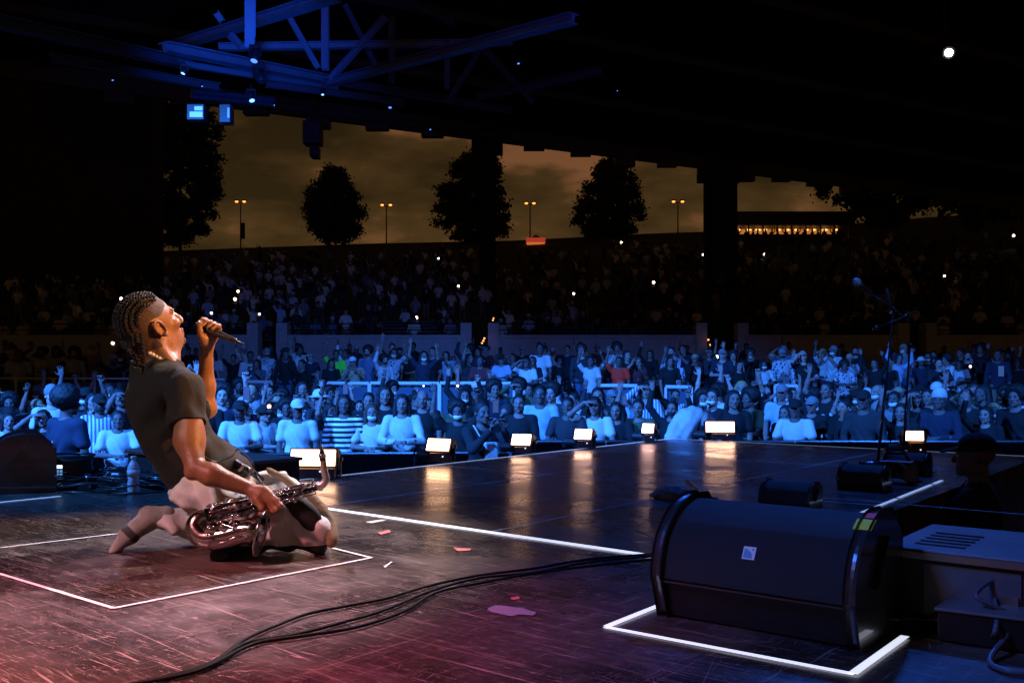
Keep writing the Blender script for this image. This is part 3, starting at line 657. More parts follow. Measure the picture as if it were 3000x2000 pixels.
# ------------------------------------------------------------------ wedge monitors
CABM = mat('monitor_paint', (.012, .012, .014), .55, bump=.6, bscale=300); CHK = mat('monitor_cheek', (.035, .035, .04), .33, coat=.6)
GRM = mat('monitor_grille', (.020, .024, .032), .6, bump=.6, bscale=420); LOGOW = mat('badge_white', (.9, .9, .9), .5); LOGOB = mat('badge_blue', (.08, .25, .45), .4)
def wedge(origin, X, Y, label, sc=1.0, marks=False, badge=True):
    X = Vector(X).normalized(); Y = Vector(Y).normalized(); M = Matrix((( X.x, Y.x, 0, origin[0]), (X.y, Y.y, 0, origin[1]), (0, 0, 1, 0), (0, 0, 0, 1))) @ Matrix.Scale(sc, 4)
    root = empty('stage_monitor', origin, label, 'monitor speaker', None)
    arc = [(.004 + .196 * (1 - math.cos(R(a))), .105 + .188 * math.sin(R(a))) for a in range(0, 91, 6)]
    prof = [(.035, .006), (.012, .095)] + arc + [(.25, .290), (.33, .21), (.335, .006)]
    def ext_(b, pr, x0, x1):
        n = len(pr); v = [M @ Vector((x0, w, h)) for w, h in pr] + [M @ Vector((x1, w, h)) for w, h in pr]
        b.raw(v, [tuple(range(n)), tuple(range(n, 2*n))[::-1]] + [(i, n+i, n+(i+1) % n, (i+1) % n)[::-1] for i in range(n)][::1])
    Lw = .53; off = lambda pr, d: [(w + (-d if w < .2 else d * .6) * (1 if h > .02 else .3), h + (d if h > .1 else 0)) for w, h in pr]
    b = MB(); ext_(b, [(w + .004, h - .004 if h > .01 else h) for w, h in prof], .03, Lw - .03); b.build('cabinet', CABM, root)
    b = MB(); g = arc; n = len(g)
    v = [M @ Vector((x, w - .002, h + .002)) for x in (.028, Lw - .028) for w, h in g]; b.raw(v, [(i, n + i, n + i + 1, i + 1)[::-1] for i in range(n - 1)]); b.build('grille', GRM, root, smooth=True)
    for x0, x1 in ((0, .030), (Lw - .030, Lw)):
        b = MB(); ext_(b, off(prof, .007), x0, x1)
        if x1 > .2:
            b.build('side_cheek', CHK, root, bevel=.011 * sc)
            h_ = MB(); h_.bar(M @ Vector((Lw + .004, .10, .13)), M @ Vector((Lw + .004, .19, .245)), .004, .02, up=X); h_.build('side_groove', STEEL if False else CABM, root)
            h_ = MB()
            h_.bar(M @ Vector((Lw + .003, .215, .04)), M @ Vector((Lw + .003, .30, .04)), .006, .05, up=X); h_.build('handle_recess', CABM, root)
        else: b.build('side_cheek', CHK, root, bevel=.011 * sc)
    b = MB(); b.bar(M @ Vector((.03, .000, .100)), M @ Vector((Lw - .03, .000, .100)), .004 * sc); b.build('lip', CHK, root)
    if not badge: return root
    # badge lies on the curved grille
    a0 = 28; w0, h0 = .004 + .196 * (1 - math.cos(R(a0))), .105 + .188 * math.sin(R(a0)); tw, th_ = math.sin(R(a0)) * .196, math.cos(R(a0)) * .188; tl = math.hypot(tw, th_); tw /= tl; th_ /= tl
    def pt(x, s, lift): return M @ Vector((x, w0 + tw * s - th_ * lift, h0 + th_ * s + tw * lift))
    xc = .258; q = .0165
    b = MB(); b.raw([pt(xc - q, -q, .0045), pt(xc + q, -q, .0045), pt(xc + q, q, .0045), pt(xc - q, q, .0045)], [(0, 1, 2, 3)]); lg = b.build('badge', LOGOW, root)
    b = MB(); qq = q * .78; arc_ = [pt(xc - qq, -qq, .0056)] + [pt(xc - qq + 2*qq*.88 * math.cos(R(a)), -qq + 2*qq*.88 * math.sin(R(a)), .0056) for a in range(0, 91, 9)]
    b.raw(arc_, [tuple(range(len(arc_)))]); b.build('quarter_disc', LOGOB, root)
    b = MB(); b.raw([pt(xc + qq*.72 + math.cos(R(a)) * qq*.2, qq*.72 + math.sin(R(a)) * qq*.2, .0056) for a in range(0, 360, 40)], [tuple(range(9))]); b.build('badge_dot', LOGOB, root)
    if marks:
        def sticker(name, x0, x1, a_0, a_1, m, lab):
            b = MB(); ps = []
            for a in range(a_0, a_1 + 1, 4):
                w, h = .004 + .196 * (1 - math.cos(R(a))), .105 + .188 * math.sin(R(a)); nw, nh = -math.cos(R(a)), math.sin(R(a))
                ps.append([M @ Vector((x, w + nw * .0125, h + nh * .0125)) for x in (x0, x1)])
            n = len(ps); b.raw([q for r_ in ps for q in r_], [(2*i, 2*i+1, 2*i+3, 2*i+2) for i in range(n - 1)]); tag(b.build(name, m), lab, 'tape')
        sticker('gaffer_tape', Lw - .040, Lw + .004, 56, 68, mat('neon_yellow_tape', (.80, .95, .06), .6), 'neon yellow tape tab on the right cheek of the near monitor')
        sticker('gaffer_tape', Lw - .030, Lw + .002, 70, 78, mat('red_tape', (.95, .04, .09), .6), 'red tape tab above the neon yellow one on the near monitor')
    return root
wedge(G(1912, 1808), Vs, Us, 'large black wedge monitor with curved grille and square badge on the near deck', 1.0, True)
wedge(G(2222, 1495), Vs, Us, 'dark wedge monitor right behind the near one with an amber glint on its cheek', .46, badge=False)
wedge(G(2452, 1432), Vs, Us, 'middle dark wedge monitor in the row running away along the right edge', .46, badge=False)
wedge(G(2592, 1388), Vs, Us, 'farthest dark wedge monitor beside the microphone stands', .46, badge=False)
wedge(G(-50, 1452) + Vector((-.244, .47, 0)), (.46, -.888, 0), (.888, .46, 0), 'black wedge monitor seen side-on at the left edge of the picture')

# ------------------------------------------------------------------ LED floor lights on the stage edge
LED = mat('led_panel', (.9, .9, .9), .4, emit=(1.0, .52, .27), es=11)
HOUS = mat('light_housing', (.02, .02, .022), .5, bump=.2, bscale=100)
def floor_light(px_, py_, D, w, h, yaw, tilt, label, base=None):
    c = P(px_, py_, D); root = empty('floor_light', (c.x, c.y, 0), label, 'stage light', 'white LED lights along the stage edge')
    M = Matrix.Translation(c) @ Matrix.Rotation(R(yaw), 4, 'Z') @ Matrix.Rotation(R(tilt), 4, 'X')      # panel faces -Y, leaning back
    b = MB(); b.box((-w/2 - .012, .006, -h/2 - .012), (w/2 + .012, .085, h/2 + .012), M=M)
    for k in range(7): x = -w/2 + w * k / 6; b.box((x - .004, .085, -h/2), (x + .004, .11, h/2), M=M)
    b.build('housing', HOUS, root, bevel=.004)
    b = MB(); b.box((-w/2, -.004, -h/2), (w/2, .004, h/2), M=M); lens = b.build('led_panel', LED, root)
    b = MB(); z0 = .01
    for s in (-1, 1):
        q = M @ Vector((s * (w/2 + .022), .045, 0)); b.bar(q, (q.x, q.y, z0), .008, .03); b.disc(q, M.to_3x3() @ Vector((s, 0, 0)), .018, .016, .014)
    a, c_ = M @ Vector((-(w/2 + .022), .045, 0)), M @ Vector((w/2 + .022, .045, 0)); b.bar((a.x, a.y, z0), (c_.x, c_.y, z0), .03, .010)
    b.build('yoke', HOUS, root)
    b = MB(); q = M @ Vector((-w/2 - .10, .06, 0)); b.lathe([(.035, 0), (.035, .11)], (q.x, q.y, .05), (1, -.5, 0), 14); b.bar((q.x, q.y + .02, .002), (q.x, q.y + .02, .05), .06, .05); b.build('power_unit', HOUS, root)
    b = MB(); q = Vector((c.x + w * .1, c.y - .055, .035)); b.box((q.x - w*.42, q.y, .008), (q.x + w*.42, q.y + .06, max(.03, c.z - h/2 - .014))); b.build('ballast_box', mat('ballast', (.06, .015, .012), .5), root); 
    b = MB(); b.ball((q.x + w * .1, q.y - .004, .05), .006, 8, 5); b.build('indicator', mat('indicator', (.5, .5, .5), .3, emit=(.8, .8, 1), es=1.2), root)
FLS = [(917, 1340, 5.72, .27, .095, -4, -14, 'largest white LED floor light, right behind the saxophone mouthpiece'),
 (1284, 1302, 6.72, .175, .085, -24, -24, 'second floor light along the edge, right of the striped-shirt fan'),
 (1527, 1287, 7.45, .155, .085, -24, -24, 'third floor light along the edge, right of the crouching photographer'),
 (1708, 1271, 7.98, .145, .085, -24, -24, 'fourth floor light along the edge, below the fan touching her brow'),
 (1898, 1254, 8.70, .105, .085, -24, -24, 'small floor light just left of the bending man in white'),
 (2110, 1250, 9.0, .265, .095, -2, -8, 'wide floor light on the far corner right of the bending man in white'),
 (2677, 1276, 7.3, .140, .070, -12, -10, 'floor light behind the microphone stands at the right')]
for a in FLS: floor_light(*a)

# ------------------------------------------------------------------ small gear at the left
def box_thing(name, lo, hi, M, m, label, cat, bev=.006):
    b = MB(); b.box(lo, hi, M=M); o = b.build(name, m, bevel=bev); return tag(o, label, cat)
def frame(o, X, Y): X = Vector(X).normalized(); Y = Vector(Y).normalized(); return Matrix(((X.x, Y.x, 0, o[0]), (X.y, Y.y, 0, o[1]), (X.z, Y.z, 1, o[2]), (0, 0, 0, 1)))
CASEM = mat('case_laminate', (.13, .14, .16), .45, bump=.15, bscale=60, noise=.25, nscale=6); CASED = mat('case_front', (.030, .032, .038), .6, bump=.2, bscale=40)
ALU = mat('aluminium_edge', (.35, .37, .40), .35, metal=.9)
def flight_case(o, X, Y, Lx, Ly, H, label, socket=False):
    root = empty('equipment_case', o, label, 'equipment case'); M = frame(o, X, Y)
    b = MB(); b.box((0, 0, .015), (Lx, Ly, H), M=M); b.build('shell', CASED, root, bevel=.004)
    b = MB(); b.box((-.015, -.012, H), (Lx + .015, Ly + .012, H + .02), M=M); b.build('lid', CASEM, root, bevel=.004)
    b = MB(); b.bar(M @ Vector((-.012, -.014, H + .004)), M @ Vector((Lx + .012, -.014, H + .004)), .005, .016)
    for x in (.25, .75): b.box((Lx*x - .02, -.012, H * .35), (Lx*x + .02, 0, H * .6), M=M)
    b.build('edge_trim', ALU, root)
    for x in (.06, Lx - .06):
        b = MB(); b.lathe([(.012, 0), (.012, .03)], M @ Vector((x, .04, .012)), M.to_3x3() @ Vector((1, 0, 0)), 10); b.build('foot', BLACK, root)
    return root, M
flight_case(G(262, 1445) + Vector((-.1, .75, 0)), Vs, Us, 1.25, .30, .155, 'low grey-blue equipment case behind the water bottle')
rc, M = flight_case(G(2612, 1818), Vs, Us, 1.1, .42, .175, 'long low grey equipment case right of the near wedge monitor')
b = MB(); b.box((.08, -.004, .02), (.30, -.001, .16), M=M); b.build('front_panel', CASEM, rc)
for x in (.43, .50, .57, .64): 
    b = MB(); b.lathe([(.014, 0), (.014, .008), (.010, .008), (.010, .002), (.001, .002)], M @ Vector((x, -.002, .12)), -Us, 14); b.build('socket', ALU, rc)
b = MB()
for k in range(5): b.box((.04 + .0, .06 + k * .05, .196), (.16, .075 + k * .05, .1985), M=M)
b.build('vent_slots', BLACK, rc)
sock = M @ Vector((.50, -.012, .11))
b = MB(); b.lathe([(.020, 0), (.022, .012), (.014, .014), (.010, .03)], sock + Vs * .02, -Us, 16)
plug = tag(b.build('power_plug', mat('plug_blue_white', (.35, .5, .7), .4), smooth=True), 'round pale plug pushed into the front of the grey equipment case', 'plug')
jb = empty('junction_box', G(2840, 1905), 'black floor junction box with a grey lid at the lower right', 'junction box'); jM = frame(G(2745, 1880), (Vs * .95 + Us * .1), Us)
b = MB(); b.box((0, 0, .004), (.19, .12, .075), M=jM); b.build('box', BLACK, jb, bevel=.005)
b = MB(); b.box((-.006, -.006, .075), (.196, .126, .083), M=jM); b.build('lid', CASEM, jb, bevel=.003)
b = MB(); b.lathe([(.014, 0), (.016, .03), (.010, .05)], jM @ Vector((.196, .04, .045)), Vs, 12); b.build('cable_gland', ALU, jb, smooth=True)
CBL = mat('blue_grey_cable', (.12, .14, .20), .4)
for lab, pts, r_ in (('curved cable looping from the junction box lid up over the case', [jM @ Vector((.13, .06, .08)), P(2860, 1745, 2.25), P(2905, 1700, 2.3), P(2960, 1690, 2.3), P(3040, 1693, 2.3)], .0055),
                 ('cable hanging from the pale plug down behind the junction box', [sock - Us * .03 + Vs * .02, P(2945, 1740, 2.30), P(2925, 1800, 2.22), P(2915, 1850, 2.15), G(2905, 1880) + Vector((0, 0, .008))], .0058),
                 ('cable running right from the junction box gland', [jM @ Vector((.24, .04, .05)), G(2960, 1885) + Vector((0, 0, .02)), G(3060, 1905) + Vector((0, 0, .01))], .007),
                 ('lower cable curling out of the picture below the junction box', [jM @ Vector((.15, -.002, .04)), G(2900, 1945) + Vector((0, 0, .01)), G(2950, 1975) + Vector((0, 0, .008)), G(3050, 1985) + Vector((0, 0, .008))], .0065),
                 ('thin brown cable between the near monitor and the junction box', [G(2590, 1840) + Vector((0, 0, .03)), G(2680, 1835) + Vector((0, 0, .02)), jM @ Vector((0, .06, .04))], .004)):
    b = MB(); b.tube(bez(pts, 10), r_, 8); tag(b.build('floor_cable', CBL, smooth=True), lab, 'cable')
# crumpled cloth on the deck behind the near monitor
cs = SDF()
for x, y, a_, r_ in ((1950, 1452, .08, .028), (1990, 1456, .09, .030), (2030, 1452, .05, .022), (1968, 1444, .05, .03)): cs.ell(G(x, y + 8) + Vector((0, 0, .018)), (a_, .05, r_), None, .02)
V, Fc = cs.mesh((.6, 4.4, -.02), (1.25, 5.3, .12), .006, lambda Q: .007 * np.sin(75 * Q[:, 0] + 40 * Q[:, 1]) + .004 * np.sin(140 * Q[:, 1] - 60 * Q[:, 0]))
tag(link('towel', npmesh('towel', V, Fc, [mat('blue_grey_towel', (.16, .20, .26), .95, bump=.5, bscale=150)])), 'crumpled grey towel lying on the deck behind the near monitor', 'towel')
b = MB(); b.tube(bez([G(2010, 1425) + Vector((0, 0, .03)), G(2040, 1445) + Vector((0, 0, .02)), G(2062, 1462) + Vector((0, 0, .012)), G(2100, 1470) + Vector((0, 0, .01))], 8), .012, 8)
tag(b.build('cable_connector', BLACK, smooth=True), 'short black cable end beside the crumpled towel', 'cable')
# water bottle
bt = G(391, 1446); root = empty('water_bottle', bt, 'clear plastic water bottle standing on the deck behind the sock foot', 'bottle')
PET = mat('clear_plastic', (.80, .92, 1.0), .12, trans=.12, bump=.5, bscale=90, emit=None); CAPM = mat('bottle_cap', (.75, .8, .85), .4)
b = MB(); b.lathe([(.006, .002), (.029, .003), (.031, .012), (.029, .02), (.031, .03), (.029, .045), (.031, .055), (.0275, .075), (.030, .09), (.031, .13), (.029, .145), (.020, .165), (.012, .175), (.012, .183)], bt, (0, 0, 1), 20); b.build('bottle', PET, root, smooth=True)
b = MB(); b.lathe([(.0145, .183), (.0145, .196), (.013, .198), (.001, .198)], bt, (0, 0, 1), 16); b.build('cap', CAPM, root, smooth=True)
b = MB(); b.lathe([(.0315, .095), (.0315, .128)], bt, (0, 0, 1), 20); b.build('label', mat('bottle_label', (.7, .8, .9), .4), root, smooth=True)
# effects machine with a lit display
em = empty('effects_machine', G(205, 1420), 'black drum-shaped effects machine with a small lit display left of the bottle', 'stage machine'); c = G(200, 1425)
b = MB(); b.lathe([(.12, 0), (.125, .02), (.125, .15), (.11, .165)], c, (0, 0, 1), 28); b.build('drum', BLACK, em, smooth=False, bevel=.003)
b = MB(); b.tube([c + Vector((math.cos(a) * .135, math.sin(a) * .135, .175)) for a in [2*math.pi*i/28 for i in range(29)]], .007, 8, caps=False); b.build('rim', CHK, em, smooth=True)
b = MB(); b.lathe([(.03, 0), (.042, .03), (.03, .032), (.001, .026)], c + Vector((-.085, -.07, .15)), (-.2, -.5, 1), 16); b.build('lamp', mat('lamp_white', (.8, .8, .8), .3, emit=(.6, .8, 1), es=1.0), em, smooth=True)
b = MB(); b.box((c.x - .03, c.y - .1275, .115), (c.x + .025, c.y - .124, .132)); b.build('display', mat('display_white', (.5, .5, .5), .3, emit=(.7, .85, 1), es=2.2), em)
for i in range(3):
    for j in range(2):
        b = MB(); b.box((c.x - .028 + .02 * i, c.y - .1275, .075 + .018 * j), (c.x - .014 + .02 * i, c.y - .124, .088 + .018 * j)); b.build('button', mat('button_blue', (.1, .2, .4), .3, emit=(.15, .4, .9), es=.7), em)
# pile of looped cables and small boxes
rr = random.Random(11)
for i in range(9):
    cx, cy = 175 + 32 * i + rr.uniform(-8, 8), 1432 + rr.uniform(-14, 14); c = G(cx, cy); pts = []
    ra, rb_ = rr.uniform(.08, .17), rr.uniform(.05, .12); ph = rr.uniform(0, 6)
    for k in range(22):
        a = ph + k * .62; pts.append(c + Vector((math.cos(a) * ra * (1 + .1 * math.sin(k)), math.sin(a) * rb_, .010 + .004 * k + .006 * math.sin(k * 1.7))))
    b = MB(); b.tube(bez(pts, 4), .0055, 6)
    tag(b.build('coiled_cable', CHK, smooth=True), 'looped black cable, %s in the heap around the water bottle' % ('first from the left', 'second from the left', 'third from the left', 'fourth from the left', 'fifth from the left', 'sixth from the left', 'third from the right', 'second from the right', 'last at the right end')[i], 'cable', 'looped cables at the left of the stage')
for lab, x, y, s in (('small black splitter box with a silver connector in the cable heap', 318, 1432, .05), ('dark little pedal box among the cables at the left', 255, 1440, .04)):
    c = G(x, y); r0 = empty('splitter_box', c, lab, 'box'); b = MB(); b.box((c.x - s, c.y - s*.7, .012), (c.x + s, c.y + s*.7, .012 + s)); b.build('box', BLACK, r0, bevel=.004)
    b = MB(); b.lathe([(.009, 0), (.009, .02), (.012, .02), (.012, .035)], (c.x, c.y, .012 + s), (.2, -.2, 1), 12); b.ball((c.x + .03, c.y - s*.7 - .003, .03), .006, 8, 5); b.build('connector', STEEL, r0, smooth=True)

# ------------------------------------------------------------------ microphone stands at the right
STM = mat('stand_black', (.03, .03, .035), .3, metal=.5); MICB = mat('mic_silver', (.35, .38, .42), .35, metal=.6)
def mic_stand(base, top, boom0, boom1, label, clip=True):
    r0 = empty('microphone_stand', base, label, 'microphone stand')
    b = MB(); b.lathe([(.13, 0), (.13, .012), (.04, .03), (.012, .04)], base, (0, 0, 1), 24); b.build('base', STM, r0, smooth=True)
    b = MB(); b.tube([base + Vector((0, 0, .03)), base + (top - base) * .5, base + (top - base) * .501, top], [.010, .010, .007, .007], 10); b.build('pole', STM, r0, smooth=True)
    b = MB(); b.tube([boom0, boom1], .007, 8); b.ball(top, .018, 8, 6); b.lathe([(.014, 0), (.014, .05)], boom0, (boom0 - boom1), 10); b.build('boom', STM, r0, smooth=True)
    return r0
B1 = G(2572, 1362); T1 = P(2618, 905, 6.6)
mic_stand(B1, T1, P(2650, 925, 6.6), P(2555, 862, 6.5), 'black boom stand carrying the microphone high above the right of the stage')
m_ = P(2510, 826, 6.45); d_ = (P(2555, 862, 6.5) - m_).normalized()
mr_ = empty('microphone', m_, 'blue-lit vocal microphone on a boom high at the right against the dark hill', 'microphone')
b = MB(); b.lathe([(.002, -.032), (.018, -.026), (.027, -.010), (.029, .004), (.022, .022)], m_, d_, 16); b.build('grille', mat('mic_ball', (.35, .38, .4), .4, metal=.5, bump=.6, bscale=300), mr_, smooth=True)
b = MB(); b.lathe([(.021, .022), (.016, .05), (.012, .12), (.013, .13), (.010, .15)], m_, d_, 14); b.build('handle', BLACK, mr_, smooth=True)
B2 = G(2645, 1360)
mic_stand(B2, P(2665, 1010, 6.5), P(2575, 957, 6.5), P(2690, 912, 6.6), 'second black boom stand right of the first with a long thin boom')
b = MB(); b.bar(P(2574, 1250, 6.46), P(2581, 1230, 6.46), .002, .03, up=(0, 1, 0)); tag(b.build('cable_tag', LOGOW), 'small white label stuck on the left microphone stand pole', 'label')
m_ = P(2598, 850, 6.7); d_ = (P(2610, 905, 6.7) - m_).normalized()
mr_ = empty('microphone', m_, 'dim slim microphone right of the bright one above the stands', 'microphone')
b = MB(); b.lathe([(.002, -.01), (.012, -.006), (.014, .01), (.010, .12), (.009, .15)], m_, d_, 12); b.build('handle', BLACK, mr_, smooth=True)
b = MB(); b.ball(m_ + d_ * .16, .014, 8, 6); b.build('clip', STEEL, mr_, smooth=True)
# ------------------------------------------------------------------ ground: pit, rising lawn, crest
CREST = [(-3000, 760), (0, 752), (446, 737), (995, 715), (1499, 705), (2061, 676), (2488, 667), (2807, 625), (3000, 612), (6000, 560)]
def crest_z(X):      # height of the hill's top edge at Y = 110
    px_ = 1500 + X / 110 * FL; py_ = np.interp(px_, [a for a, _ in CREST], [b for _, b in CREST]); return CH + (HY - py_) * 110 / FL
def gz(X, Y):
    if Y < 39: return float(np.interp(Y, [0, 18.2, 20.0, 24, 38], [GZ, -1.36, -.76, -.52, .1]))
    zc = crest_z(X)
    if Y < 110: t = (Y - 39) / 71; return 1.45 + (zc - 1.45) * (t * .8 + .2 * t * t)
    return zc - .02 * (Y - 110)
GROUND = mat('dark_ground', (.012, .012, .012), .9, noise=.4, nscale=1.5, bump=.5, bscale=8); GRASSM = mat('night_lawn', (.030, .038, .020), .95, noise=.5, nscale=2, bump=.8, bscale=10)
ys = [-40, -5, 0, 5, 10, 15, 20, 26, 32, 38, 38.95, 39.05] + [44 + 6 * i for i in range(12)] + [112, 125, 160, 260, 500]
xs = list(range(-400, 401, 16)); v = []; f = []; mi = []
for Y in ys:
    for X in xs: v.append((X, Y, gz(X, Y) if Y >= 0 else GZ))
for j in range(len(ys) - 1):
    for i in range(len(xs) - 1): a = j * len(xs) + i; f.append((a, a + 1, a + 1 + len(xs), a + len(xs))); mi.append(1 if ys[j] > 39 else 0)
b = MB(); b.v = v; b.f = f; b.m = mi; o = b.build('ground', [GROUND, GRASSM]); o['kind'] = 'structure'
# stage front skirt is the slab's own edge

# concrete wall between the lower seats and the lawn, with stair gaps and posts
CONC = mat('painted_concrete', (.40, .42, .45), .85, noise=.12, nscale=3, bump=.3, bscale=12)
SX = lambda px_, Y: (px_ - 1500) / FL * Y
gaps = [(1366, 1446), (2052, 2172)]
runs = [(-1300, 745), (830, 1366), (1446, 2052), (2172, 2640), (2720, 4400)]
names = ('leftmost', 'centre-left', 'centre', 'right', 'far right')
for (a, c), nme in zip(runs, ('long blue-lit concrete wall run at the far left behind the performer', 'blue-lit concrete wall run between the pillar shadow and the lit steps', 'blue-lit concrete wall run between the lit steps and the right pillar', 'dim concrete wall run just right of the right pillar', 'dim concrete wall run at the far right edge')):
    root = empty('retaining_wall', (SX(a, 38.5), 38.5, 0), nme, 'wall', 'concrete wall runs below the lawn')
    b = MB(); b.box((SX(a, 38.5), 38.3, -.2), (SX(c, 38.5), 38.8, 2.02)); b.build('wall', CONC, root)
    b = MB(); b.box((SX(a, 38.5) - .03, 38.24, 2.02), (SX(c, 38.5) + .03, 38.86, 2.14)); b.build('coping', CONC, root)
    for x in (a, c):
        if -200 < x < 3200: b = MB(); X = SX(x, 38.5); b.box((X - .22, 38.2, -.2), (X + .22, 38.9, 2.62)); b.build('post', CONC, root)
    b = MB()
    for z in (2.35, 2.6): b.tube([(SX(a, 38.5), 38.6, z), (SX(c, 38.5), 38.6, z)], .025, 6)
    x = SX(a, 38.5)
    while x < SX(c, 38.5): b.tube([(x, 38.6, 2.1), (x, 38.6, 2.6)], .02, 5); x += 2
    b.build('railing', STM, root)
# stairs in the gaps, with orange step lights
STEPL = mat('step_light', (.6, .3, .1), .4, emit=(1, .33, .10), es=3)
for (a, c), nme in zip(gaps, ('steps through the wall with small orange step lights, left of centre', 'dark steps through the wall under the right pillar')):
    root = empty('steps', (SX((a + c) / 2, 38), 38, 0), nme, 'steps'); b = MB(); x0, x1 = SX(a, 38.5) + .24, SX(c, 38.5) - .24
    for i in range(9): b.box((x0, 37.4 + i * .32, gz(0, 37.4) - .1), (x1, 37.4 + (i + 1) * .32, gz(0, 37.4) + .17 * (i + 1)))
    b.build('treads', CONC, root)
for px_, py_, D in ((1412, 1005, 37.3), (1416, 998, 37.6), (1419, 991, 37.9), (1437, 958, 42), (1440, 948, 44), (1444, 938, 46), (1446, 932, 48), (2075, 995, 38), (2079, 1010, 37.3)):
    c = P(px_, py_, D); b = MB(); b.box((c.x - .032, c.y - .03, c.z - .03), (c.x + .032, c.y, c.z + .03)); tag(b.build('step_light', STEPL), ('orange step light, one of three in the lower cluster left of centre' if py_ > 985 and px_ < 1430 else 'orange step light, one of four climbing the upper steps left of centre' if px_ < 1500 else 'orange step light, one of two under the right pillar'), 'light', 'orange step lights')

# crowd barriers
BARM = mat('barrier_black', (.0012, .0012, .0015), .9, spec=0, bump=.2, bscale=40); BARW = mat('barrier_white_rail', (.70, .72, .75), .5)
ORD = ('first', 'second', 'third', 'fourth', 'fifth', 'sixth', 'seventh', 'eighth')
def barricade(a, d, n, label, w=1.2):
    for i in range(n):
        q = a + d * (w * i); root = empty('barricade', (q.x, q.y, GZ), ORD[i] + ' from the left, ' + label, 'barrier', 'black crowd barricades round the stage')
        nrm_ = Vector((-d.y, d.x, 0)); b = MB(); b.bar((q.x, q.y, q.z + GZ + .52), ((q + d * w * .985).x, (q + d * w * .985).y, q.z + GZ + .52), .04, 1.0); b.build('panel', BARM, root)
        b = MB(); e = q + d * w * .985; b.tube([(q.x, q.y, q.z + GZ + 1.04), (e.x, e.y, q.z + GZ + 1.04)], .022, 8); b.build('top_rail', STM, root)
        b = MB(); b.box((-.01, -.5, 0), (w * .98, .5, .03), M=frame((q.x, q.y, GZ), d, nrm_)); b.build('foot_plate', BARM, root)
YB = 12.0
barricade(Vector((-7.2, YB - .5, 0)), Vector((1, .08, 0)).normalized(), 6, 'black crowd barricade panel in the left stretch up to centre')
barricade(Vector((0, YB + .06, .14)), Vector((1, 0, 0)), 7, 'black crowd barricade panel in the right stretch beyond the stage corner')
pass
# white-railed barriers in the middle of the crowd
FAB = mat('blue_fabric', (.05, .09, .14), .85, bump=.2, bscale=20)
for i, (x0, x1, py_, D) in enumerate(((-60, 160, 1107, 21), (160, 400, 1108, 21), (400, 660, 1110, 21), (690, 800, 1118, 20.5), (960, 1085, 1122, 20.5), (1085, 1290, 1122, 20.5), (1290, 1510, 1122, 20.5), (1755, 1870, 1129, 20), (1950, 2030, 1133, 19.6), (2270, 2340, 1130, 19.6))):
    a, c = P(x0, py_, D), P(x1 - 4, py_ + 1, D); z0 = gz(a.x, D)
    root = empty('rail_barrier', (a.x, D, z0), 'barrier with a white top rail in the middle of the crowd, number %s from the left' % ('one','two','three','four','five','six','seven','eight','nine','ten')[i], 'barrier', 'white-railed barriers in the crowd')
    root['label'] = ['barrier with white top rail at the far left edge behind the security guard', 'barrier with white top rail left of the striped-shirt cap wearer', 'barrier with white top rail hidden partly by the kneeling performer', 'short bright white rail between the raised microphone and the brightest crowd light', 'white-topped rail above the laughing face left of centre', 'white-topped rail with blue cloth panel in the middle of the crowd', 'long white-topped rail left of the red-shirted fan', 'white-topped rail with blue panel below the red-shirted fan', 'bright white-topped rail above the bending man in white', 'short white-topped rail right of centre in the dark crowd'][i]
    b = MB(); b.tube([a, c], .022 if i < 3 else .040, 8); b.build('top_rail', BARW, root)
    b = MB(); b.box((a.x, D + .01, z0 + .1), (c.x, D + .03, a.z - .09)); b.build('cloth_panel', FAB, root)
    n = max(2, int((c.x - a.x) / .8) + 1)
    for k in range(n): X = a.x + (c.x - a.x) * k / (n - 1); b = MB(); b.tube([(X, D - .02, z0), (X, D - .02, a.z)], .030, 6); b.build('post', BARW, root)

# benches of the seated tier
BEN = mat('bench_paint', (.08, .085, .09), .7)
for j, Y in enumerate((40, 41.3, 42.6, 43.9, 45.2, 46.5)):
    for k, (a, c) in enumerate(((-200, 1360), (1455, 2060), (2175, 3200))):
        x0, x1 = SX(a, Y), SX(c, Y); root = empty('bench', (x0, Y, gz(x0, Y)), ['first', 'second', 'third', 'fourth', 'fifth', 'sixth'][j] + ' bench row above the concrete wall, ' + ['left of the lit steps', 'between the steps and the right pillar', 'right of the right pillar'][k], 'bench', 'long bench rows above the wall')
        b = MB()
        n = int((x1 - x0) / 8) + 1
        for q in range(n):
            xa, xb = x0 + (x1 - x0) * q / n, x0 + (x1 - x0) * (q + 1) / n; z = gz((xa + xb) / 2, Y); b.box((xa, Y - .2, z + .38), (xb, Y + .15, z + .43)); b.box((xa, Y - .05, z - .3), (xa + .1, Y + .05, z + .38))
        b.build('seat', BEN, root)

